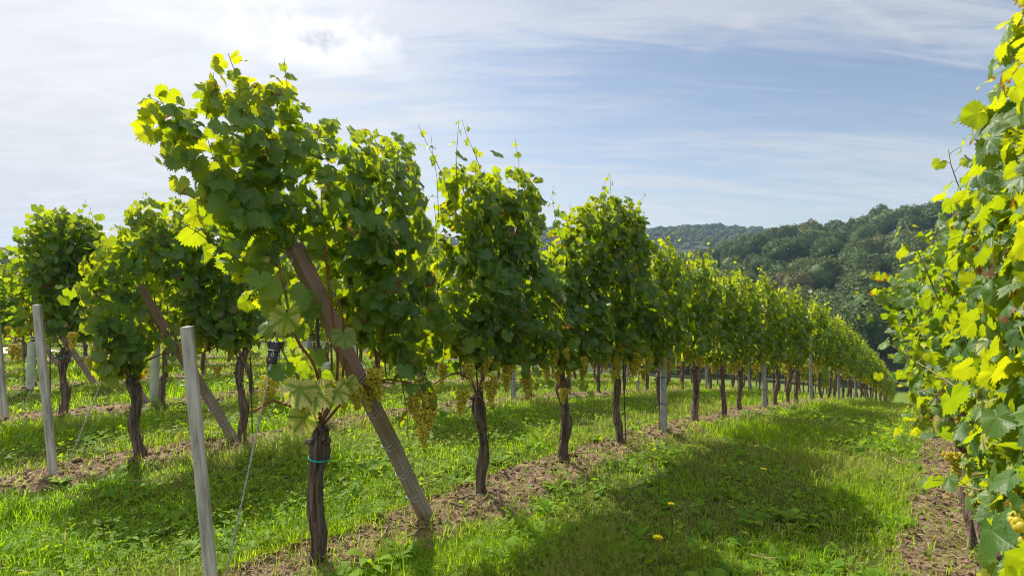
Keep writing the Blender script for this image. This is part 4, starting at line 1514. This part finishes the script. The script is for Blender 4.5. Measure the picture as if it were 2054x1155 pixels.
def leaning_post(r, p, label, length=2.0, lean=.50, wraps=(.25, .42, .62, .84, 1.05)):
    x, y = XY(r, p)
    root = thing('leaning_post', label, 'end post', (x, y, gz(x, y) - .06), ROT, 'leaning end posts of the vine rows')
    acc = Acc()
    V = []
    # square section with a shallow open channel on the near face
    prof = .68 * np.array([(-.048, -.043), (-.043, -.048), (-.018, -.048), (-.012, -.040), (.030, -.048), (.043, -.048), (.048, -.043), (.048, .043), (.043, .048), (-.043, .048), (-.048, .043)])
    m, rings = len(prof), 26
    rs = np.random.RandomState(int(p * 10) + 3)
    for i in range(rings):
        z = length * i / (rings - 1)
        q = prof * (1 + rs.randn(m, 1) * .014)
        V.append(np.column_stack([q, np.full(m, z) + (rs.randn(m) * .006 if i == rings - 1 else 0)]))
    V = np.concatenate(V)
    V[:, 0] += .006 * np.sin(V[:, 2] * 3)
    F = []
    for i in range(rings - 1):
        a = i * m + np.arange(m)
        b = i * m + (np.arange(m) + 1) % m
        F.append(np.stack([a, b, b + m, a + m], 1))
    V = np.vstack([V, [0, 0, length]])
    F3 = [(len(V) - 1, (rings - 1) * m + j, (rings - 1) * m + (j + 1) % m) for j in range(m)]
    acc.add(V, F3, np.concatenate(F))
    body = link('post', acc.mesh('post', POST, smooth=False), root)
    body.rotation_euler = (0, -lean, 0)
    for wz in wraps:
        acc = Acc()
        for k in range(3):
            th = np.linspace(0, 2 * math.pi, 21)
            c, s = np.cos(th), np.sin(th)
            f = .038 / np.maximum(np.abs(c), np.abs(s)) ** .85
            tube(acc, np.stack([c * f, s * f, wz + .012 * k + .012 * np.sin(th + k)], 1), .0022, 5, caps=False)
        wv = link('wire_wrap', acc.mesh('wire_wrap', WIRE), root)
        wv.rotation_euler = (0, -lean, 0)
    top = rp_point(r, p, -.06) + np.array([*XY(-math.sin(lean), 0), math.cos(lean)]) * length
    return top


def stake(r, p, label, h, tilt, w=.052):
    x, y = XY(r, p)
    acc = Acc()
    rings = 14
    rs = np.random.RandomState(int(r * 100))
    prof = np.array([(-.5, -.38), (-.38, -.5), (.38, -.5), (.5, -.38), (.5, .38), (.38, .5), (-.38, .5), (-.5, .38)]) * w
    V = np.concatenate([np.column_stack([prof * (1 + rs.randn(8, 1) * .02), np.full(8, -.1 + (h + .1) * i / (rings - 1))]) for i in range(rings)])
    F = []
    for i in range(rings - 1):
        a = i * 8 + np.arange(8)
        b = i * 8 + (np.arange(8) + 1) % 8
        F.append(np.stack([a, b, b + 8, a + 8], 1))
    V = np.vstack([V, [0, 0, h + .004]])
    acc.add(V, [(len(V) - 1, (rings - 1) * 8 + j, (rings - 1) * 8 + (j + 1) % 8) for j in range(8)], np.concatenate(F))
    o = link('end_stake', acc.mesh('end_stake', STAKE, smooth=False), None, (x, y, gz(x, y)), 0, label=label, category='stake', group='grey stakes at the row ends')
    o.rotation_euler = (tilt[0], tilt[1], math.radians(20))
    acc = Acc()
    th = np.linspace(0, 2 * math.pi, 17)
    tube(acc, np.stack([-w * .5 - .012 + np.cos(th) * .016, np.sin(th) * .004, h - .22 + np.sin(th) * .009], 1), .0016, 5, caps=False)
    link('wire_loop', acc.mesh('wire_loop', WIRE), o)
    return o


TOPS = []
for r, p, lab in ((2.35, 2.32, 'rust stained leaning end post wrapped with wire, thickest and closest of its kind'),
                  (2.56, 4.85, 'leaning end post of the second row, behind the grey stake and dark vine trunk'),
                  (2.84, 7.4, 'leaning end post of the third row, only its grey foot and stained middle showing'),
                  (3.10, 9.9, 'reddish leaning end post of the fourth row, behind the overhanging second crown'),
                  (3.35, 12.4, 'leaning end post of the fifth row, far back between trunks')):
    TOPS.append((r, p, leaning_post(r, p, lab, 1.80 if p < 3 else 1.6)))
stake(1.125, 2.32, 'tall pale grey end stake closest to the viewer, in front of the nearest row', 1.12, (math.radians(-2), math.radians(-5.2)), .044)
stake(1.27, 4.85, 'leaning grey end stake of the second row, standing in its soil strip', 1.16, (math.radians(-1), math.radians(-5)), .044)
stake(1.55, 7.4, 'grey end stake of the third row, farthest of the three stakes', 1.0, (0, math.radians(-4)), .05)

for i, (r, p, top) in enumerate(TOPS[:3]):
    br = (1.148, 1.33, 1.66)[i]
    a = rp_point(br, p, -.02)
    tp = top if i else rp_point(1.50, p, 1.50)
    acc = Acc()
    f0, f1 = .50, .0
    for j in range(2):                                          # two strands twisted round each other
        t = np.linspace(0, 1, 90)
        ph = t * 150 + j * math.pi
        P = a + (tp - a) * t[:, None]
        P[:, 0] += .0028 * np.cos(ph)
        P[:, 2] += .0028 * np.sin(ph)
        P[:, 2] -= .02 * np.sin(t * math.pi)
        tube(acc, P, .0026, 5, caps=False)
    link('guy_wire', acc.mesh('guy_wire', WIRE), label=('twisted guy wire with a black tensioner, closest to the viewer', 'guy wire rising from the foot of the second row stake', 'faint guy wire beside the third row stake')[i], category='guy wire', group='guy wires of the end posts')
    if i == 0:
        d = norm((tp - a)[None])[0]
        f = .665
        c = a + (tp - a) * f - np.array([0, 0, .02 * math.sin(f * math.pi)])
        side = norm(np.cross(d, np.array([-.3, -.9, 0.2]))[None])[0]
        front = np.cross(side, d)
        if front[1] > 0:
            front, side = -front, -side
        M = np.stack([side, front, d], 1)
        xf = lambda off, c=c, M=M: (lambda V: c + (V + np.array(off)) @ M.T)
        root = thing('wire_tensioner', 'black plastic wire tensioner with a white pin on the guy wire', 'wire tensioner', tuple(c))
        iv = lambda Vf, c=c: (lambda V: Vf(V) - c)
        acc = Acc()
        bevel_box(acc, (.058, .026, .050), .006, iv(xf((0, 0, .026))))
        bevel_box(acc, (.044, .024, .052), .006, iv(xf((0, 0, -.022))))
        bevel_box(acc, (.016, .034, .030), .003, iv(xf((-.022, 0, .036))))
        bevel_box(acc, (.016, .034, .030), .003, iv(xf((.022, 0, .036))))
        link('housing', acc.mesh('housing', BLACKP, smooth=False), root)
        acc = Acc()
        bevel_box(acc, (.036, .005, .005), .001, iv(xf((-.004, .0155, .010))))
        link('pin', acc.mesh('pin', WHITEP, smooth=False), root)
        acc = Acc()
        th = np.linspace(0, 2 * math.pi, 25)
        V = np.stack([.010 + np.cos(th) * .0055, np.full(25, .0135), -.008 + np.sin(th) * .0090], 1)
        tube(acc, (V @ M.T), .0012, 5, caps=False)
        link('zero_mark', acc.mesh('zero_mark', WHITEP), root)
        acc = Acc()
        bevel_box(acc, (.009, .004, .009), .0018, iv(xf((-.002, .0125, -.030))))
        link('orange_mark', acc.mesh('orange_mark', ORANGEP, smooth=False), root)


def row_post(r, p, label, group, band=None, w=.062, h=1.60):
    x, y = XY(r, p)
    root = thing('row_post', label, 'trellis post', (x, y, gz(x, y)), ROT, group)
    acc = Acc()
    bevel_box(acc, (w, w * .9, h + .2), .009, lambda V: V + np.array([0, 0, h / 2 - .1]))
    link('post', acc.mesh('post', CONCRETE, smooth=False), root)
    for z in (.30, .58, .80) if r < 16 else ():
        acc = Acc()
        bevel_box(acc, (w + .006, w * .9 + .006, .007), .001, lambda V: V + np.array([0, 0, z]))
        m = TIE if (band and abs(z - band) < .15) else RODM
        link('band', acc.mesh('band', m, smooth=False), root)
    root.rotation_euler = (math.radians(-.6), math.radians(-1.2), ROT)


for r, lab, bd in ((5.72, 'first grey row post of the nearest row, tallest and widest of its kind', None), (10.1, 'grey row post with a turquoise band in the nearest row', .58), (14.6, 'third grey row post of the nearest row, between clustered trunks', None),
                   (19.4, 'fourth grey row post of the nearest row, short between the far trunks', None), (24.0, 'farthest visible grey row post of the nearest row', None)):
    row_post(r, 2.32 - (.07 if r < 6 else .08), lab, 'grey posts along the nearest row', bd)
for j, (p, rr, nm) in enumerate(((4.85, (6.6, 10.9, 15.3, 19.7), 'second'), (7.4, (5.0, 7.2, 11.5, 15.9), 'third'), (9.9, (6.0, 10.0), 'fourth'))):
    for r in rr:
        row_post(r, p, f'slim grey post of the {nm} row glimpsed between nearer vine trunks', f'grey posts along the {nm} row', w=.06)


def grow_tube(r, p, label, h):
    x, y = XY(r, p)
    acc = Acc()
    th = np.arange(28) / 28 * 2 * math.pi
    for rad, fl in ((.047, 1), (.043, -1)):
        V = np.concatenate([np.stack([np.cos(th) * rad, np.sin(th) * rad * (1 + .06 * np.sin(z * 9)), np.full(28, z)], 1) for z in np.linspace(0, h, 7)])
        F = []
        for i in range(6):
            a = i * 28 + np.arange(28)
            b = i * 28 + (np.arange(28) + 1) % 28
            q = np.stack([a, b, b + 28, a + 28], 1)
            F.append(q if fl > 0 else q[:, ::-1])
        acc.add(V, None, np.concatenate(F))
    # rolled lip closing the gap between the two walls
    tube(acc, np.stack([np.cos(np.append(th, 0)) * .045, np.sin(np.append(th, 0)) * .045, np.full(29, h)], 1), .0035, 6, caps=False)
    o = link('grow_tube', acc.mesh('grow_tube', TUBE), None, (x, y, gz(x, y) - .01), 0, label=label, category='grow tube', group='pale tubes sheltering young vines')
    o.rotation_euler = (0, math.radians(2), 0)


grow_tube(3.44, 4.85, 'pale green grow tube standing right behind the thick trunk with the turquoise tie', .62)
grow_tube(2.30, 9.75, 'wide pale grow tube at the end of the fourth row', .62)
grow_tube(2.95, 7.55, 'pale grow tube beside the knotted trunk of the third row', .75)


def rod(r, p, h, label, tilt=(0, 0), rad=.006):
    x, y = XY(r, p)
    acc = Acc()
    t = np.linspace(0, 1, 12)[:, None]
    P = np.array([0, 0, -.05]) + np.array([tilt[0], tilt[1], h + .05]) * t
    tube(acc, P, rad * (1 + .12 * np.sin(t[:, 0] * 60)), 7)
    link('training_rod', acc.mesh('training_rod', RODM), None, (x, y, gz(x, y)), ROT, label=label, category='training rod', group='thin rods the vines are tied to')


rod(1.60, 2.265, 1.15, 'dark training rod tied to the thick trunk with the turquoise tie', (-.02, .02), .008)
rod(2.79, 2.27, .95, 'thin dark rod beside the crooked trunk behind the leaning post', (-.08, .02))
rod(3.80, 2.27, .95, 'thin dark rod beside the bowed trunk of the nearest row', (-.04, .02))
rod(4.84, 2.27, .90, 'thin rod beside the slim straight trunk before the first grey row post', (-.05, .01))
rod(1.77, 4.78, .85, 'thin rod along the stout end trunk of the second row', (-.08, .0))
rod(2.66, 4.79, 1.0, 'rod at the dark trunk by the second leaning post', (-.03, 0))
rod(1.90, 7.36, .75, 'slanting rod beside the knotted end trunk of the third row', (.0, 0))
rod(2.26, 9.85, 1.0, 'dark rod at the end vine of the fourth row', (.0, 0))

# trellis wires
for p, z, r0, lab in ((2.30, .80, 1.8, 'fruit wire of the nearest row, strung at bunch height'), (2.30, 1.30, 1.62, 'upper wire of the nearest row, hidden in leaves'), (4.83, .82, 2.1, 'fruit wire of the second row, strung at bunch height'),
                      (4.83, 1.18, 1.9, 'upper wire of the second row beside its leaning post'), (7.38, .84, 2.4, 'fruit wire of the third row, strung at bunch height')):
    acc = Acc()
    rr = np.concatenate([np.arange(r0, 12, .6), np.arange(12, 40, 2.0)])
    X, Y = XY(rr, p)
    Z = ground_z(X, Y, False) + z + .03
    tube(acc, np.stack([X, Y, Z], 1), .0024, 5, caps=False)
    link('trellis_wire', acc.mesh('trellis_wire', WIRE), label=lab, category='wire', group='wires of the trellis')


# ---------------------------------------------------------------- small things on the ground
def dandelion(x, y, h, s, label):
    z = gz(x, y)
    root = thing('dandelion', label, 'flower', (x, y, z), RS.rand() * 6, 'yellow dandelions in the lane')
    acc = Acc()
    for ring, (n, L, up) in enumerate(((22, 1.0, .22), (18, .78, .45), (12, .5, .75))):
        for k in range(n):
            a = 6.283 * (k + .5 * ring + .2 * RS.rand()) / n
            c, sn = math.cos(a), math.sin(a)
            l = L * s * RS.uniform(.88, 1.08)
            wd = .11 * s
            V = [(c * .1 * s + sn * wd * .5, sn * .1 * s - c * wd * .5, h), (c * .1 * s - sn * wd * .5, sn * .1 * s + c * wd * .5, h), (c * l - sn * wd, sn * l + c * wd, h + up * l * .9), (c * l + sn * wd, sn * l - c * wd, h + up * l * .9)]
            acc.add(V, None, [(0, 3, 2, 1)])
    link('flower_head', acc.mesh('flower_head', PETAL, smooth=False), root)
    acc = Acc()
    tube(acc, [(0.01, .01, 0), (.004, .0, h * .5), (0, 0, h)], .0022, 6)
    link('stem', acc.mesh('stem', GREENCANE), root)


for x, y, h, s, lab in ((1.80, 4.07, .16, .022, 'small yellow dandelion up the lane near the sunlit streak'), (.925, 3.31, .13, .019, 'small yellow dandelion half closed in the shaded turf'),
                        (.725, 2.83, .12, .025, 'largest dandelion, fully open and closest to the viewer')):
    dandelion(x, y, h, s, lab)


def twig(r, p, L, ang, label, rad=.006):
    x, y = XY(r, p)
    acc = Acc()
    rs = np.random.RandomState(int(r * 1000 + L * 100))
    n = 11
    t = np.linspace(-.5, .5, n)
    P = np.stack([t * L, .03 * L * rs.randn(n).cumsum() * .5, np.zeros(n)], 1)
    c, s = math.cos(ang), math.sin(ang)
    P[:, :2] = P[:, :2] @ np.array([[c, s], [-s, c]])
    P[:, 2] = ground_z(P[:, 0] + x, P[:, 1] + y) - gz(x, y) + rad + .006
    P[:, 2] = np.maximum(P[:, 2], np.convolve(np.pad(P[:, 2], 2, mode='edge'), np.ones(5) / 5, 'valid'))
    tube(acc, P, rad * np.linspace(1, .55, n) * (1 + .15 * rs.rand(n)), 7)
    k = P[6]
    tube(acc, [k, k + (c * .03 - s * .03, s * .03 + c * .03, .015), k + (c * .07 - s * .05, s * .07 + c * .05, .018)], [rad * .6, rad * .5, rad * .3], 6)
    link('twig', acc.mesh('twig', TWIG), None, (x, y, gz(x, y)), 0, label=label, category='twig', group='dead vine prunings on the bare soil')


twig(2.05, 2.32, .24, ROT + .5, 'bare twig lying on the soil just before the foot of the stained leaning post')
twig(1.72, 2.12, .30, ROT - .15, 'long grey twig on the soil beside the thick trunk with the tie')
twig(2.60, 2.22, .26, ROT - .9, 'forked dead twig at the foot of the thin crooked trunk', .008)
twig(2.68, 2.34, .20, ROT - .6, 'short dead twig by the base of the thin crooked trunk', .007)
twig(3.0, .02, .34, ROT - 1.2, 'long pale twig on the bare strip below the overhanging row', .006)
twig(2.75, -.02, .22, ROT + .4, 'thick weathered twig on the bare strip below the overhanging row', .012)


# ---------------------------------------------------------------- the woods on the far hillside
def crown_mesh(seed, faces, cls, spread=1.0):
    """broadleaf crown: a lumpy core under many leaf clumps, unit height 1, standing on z = 0"""
    rs = np.random.RandomState(seed)
    acc = Acc()
    lobes = [(np.array([0, 0, .62]), .34)]
    for k in range(9):
        a, e = rs.rand() * 6.28, rs.uniform(-.5, 1.0)
        lobes.append((np.array([math.cos(a) * math.cos(e) * .24, math.sin(a) * math.cos(e) * .24, .60 + math.sin(e) * .24]), rs.uniform(.13, .22)))
    tint0 = (0.08, 0.36, 0.93, 0.68)[cls]
    V0, F0 = ICO1 if faces > 1000 else ICO0
    for c, r_ in lobes:
        acc.add(c + V0 * r_ * .80 * (1 + .25 * (rs.rand(len(V0), 1) - .5)) * np.array([spread, spread, 1]), F0, tint=(np.clip(tint0 + rs.randn() * .03, 0, 1), 0, 0, 1))
    per = faces // len(lobes)
    for c, r_ in lobes:
        d = norm(rs.randn(per, 3))
        d[:, 2] = np.where(d[:, 2] < -.4, -d[:, 2], d[:, 2])
        q = c + d * (r_ * rs.uniform(.80, 1.16, (per, 1))) * np.array([spread, spread, 1])
        nn = norm(d + rs.randn(per, 3) * .55)
        tt = norm(np.cross(nn, rs.randn(per, 3)))
        bb = np.cross(nn, tt)
        s = rs.uniform(.022, .048, (per, 1)) * (300 / faces) ** .42
        V = np.stack([q - tt * s - bb * s * .7, q + tt * s * .8 - bb * s, q + tt * s + bb * s * .8 - nn * s * .5, q - tt * s * .9 + bb * s], 1).reshape(-1, 3)
        T = np.repeat(np.stack([np.clip(tint0 + rs.randn(per) * .05, 0, 1), rs.rand(per) ** 2, np.zeros(per), np.ones(per)], 1), 4, axis=0)
        acc.add(V, None, np.arange(per)[:, None] * 4 + np.array([[0, 1, 2, 3]]), tint=T)
    return acc


def wood_points(n, dlo, dhi, azlo, azhi, gap, seed, test=None):
    rs = np.random.RandomState(seed)
    d = np.sqrt(rs.uniform(dlo ** 2, dhi ** 2, n))
    az = np.radians(rs.uniform(azlo, azhi, n))
    x, y = d * np.sin(az), d * np.cos(az)
    out, cell = [], {}
    for i in range(n):
        k = (int(x[i] // gap), int(y[i] // gap))
        if any((x[i] - a) ** 2 + (y[i] - b) ** 2 < gap * gap for u in (-1, 0, 1) for v in (-1, 0, 1) for a, b in cell.get((k[0] + u, k[1] + v), ())):
            continue
        cell.setdefault(k, []).append((x[i], y[i]))
        out.append((x[i], y[i]))
    out = np.array(out)
    return out if test is None else out[test(out[:, 0], out[:, 1])]


KIND = ['dark green', 'mid green', 'yellowish green', 'russet tinged']
LABS = ['dark green broadleaf tree with a rounded crown in the hillside wood', 'mid green broadleaf tree with a rounded crown in the hillside wood',
        'pale yellowish green broadleaf tree standing out in the hillside wood', 'russet tinged broadleaf tree turning colour in the hillside wood']
TREEMESH = []
tm = Acc()
tube(tm, [(0, 0, -.05), (.01, 0, .2), (.0, .01, .42), (.02, 0, .6)], [.03, .024, .018, .008], 7)
for a in (0.3, 2.4, 4.5):
    tube(tm, [(0, 0, .36), (math.cos(a) * .1, math.sin(a) * .1, .5), (math.cos(a) * .2, math.sin(a) * .2, .66)], [.014, .010, .004], 5)
TRUNKM = tm.mesh('trunk', TRUNKWOOD)
for cls in range(4):
    TREEMESH.append([crown_mesh(700 + cls * 10 + k, 2200, cls).mesh('crown', TREE, tint=True) for k in range(3)])


def class_of(x, y, rs):
    v = float(fbm(np.array([x * .012 + 3]), np.array([y * .012]), 77, 3)[0]) + rs.randn() * .10
    v = v * .45 + rs.rand() * .55
    return 3 if v > .86 else (1 if v > .52 else (0 if v > .24 else 2))


rs = np.random.RandomState(5)


def px(x, y):
    return 1027 + 1141 * x / y


near_pts = wood_points(9000, 107, 300, 8, 43, 9.6, 1)
near_pts = near_pts[np.argsort(np.hypot(near_pts[:, 0], near_pts[:, 1]))][:250]
for x, y in near_pts:
    cls = class_of(x, y, rs)
    h = TREE_H * rs.uniform(.82, 1.28)
    root = thing('woodland_tree', LABS[cls], 'tree', (x, y, gz(x, y) - .3), rs.rand() * 6.28, 'trees of the hillside wood')
    wd = h * rs.uniform(.80, 1.12)
    root.scale = (wd, wd, h)
    link('crown', TREEMESH[cls][rs.randint(3)], root)
    link('trunk', TRUNKM, root)
dlim = np.hypot(*near_pts[-1])
# a single taller tree on the skyline
az = math.atan((1762 - 1027) / 1141)
x, y = 338 * math.sin(az), 338 * math.cos(az)
root = thing('woodland_tree', 'lone round tree standing higher than the rest on the wooded skyline', 'tree', (x, y, gz(x, y) - .3), 1.0, 'trees of the hillside wood')
root.scale = (12, 12, 15.5)
link('crown', TREEMESH[0][1], root)
link('trunk', TRUNKM, root)


def forest(name, pts, faces, nvar, hmul, label):
    var = [[crown_mesh(800 + c * 20 + k, faces, c) for k in range(nvar)] for c in range(4)]
    packs = [[(np.concatenate(a.V), np.concatenate(a.F3), np.concatenate(a.F4), np.concatenate(a.T)) for a in v] for v in var]
    acc = Acc()
    Z = ground_z(pts[:, 0], pts[:, 1])
    for (x, y), z in zip(pts, Z):
        cls = class_of(x, y, rs)
        V, F3, F4, T = packs[cls][rs.randint(nvar)]
        h = TREE_H * rs.uniform(.75, 1.12) * hmul
        wd = h * rs.uniform(.82, 1.15)
        a = rs.rand() * 6.28
        c, s = math.cos(a) * wd, math.sin(a) * wd
        acc.add(np.stack([V[:, 0] * c - V[:, 1] * s + x, V[:, 0] * s + V[:, 1] * c + y, V[:, 2] * h + z - h * .08], 1), F3, F4, tint=T)
    link(name, acc.mesh(name, TREE, tint=True), kind='stuff', label=label, category='wood')


up = wood_points(20000, 150, 372, -46, 45, 9.2, 2, lambda x, y: ((np.hypot(x, y) > dlim) | (px(x, y) < 1190)) & ((px(x, y) > 1190) | (np.hypot(x, y) > 285)))
forest('forest', up, 480, 2, 1.0, 'mass of broadleaf trees covering the upper hillside')
fr = wood_points(26000, 700, 905, -46, 40, 9.5, 3)
forest('far_forest', fr, 90, 2, 1.0, 'bluish wood on the farthest ridge')


# ---------------------------------------------------------------- the air between here and the hills
hz_m = bpy.data.materials.new('haze')
hz_m.use_nodes = True
hz_m.node_tree.nodes.clear()
hn = NT(hz_m.node_tree)
vol = hn.node('ShaderNodeVolumePrincipled')
vol.inputs['Color'].default_value = (0.48, 0.68, 1.0, 1)
vol.inputs['Density'].default_value = 0.00023
ho = hn.node('ShaderNodeOutputMaterial')
hn.l.new(vol.outputs[0], ho.inputs['Volume'])
acc = Acc()
acc.add(np.array([(x, y, z) for x in (-3600, 3600) for y in (-3600, 3600) for z in (-75, 130)], float), None,
        [(0, 1, 3, 2), (4, 6, 7, 5), (0, 4, 5, 1), (2, 3, 7, 6), (0, 2, 6, 4), (1, 5, 7, 3)])
link('haze', acc.mesh('haze', hz_m, smooth=False), kind='stuff', label='thin bluish haze in the air over the valley', category='haze')
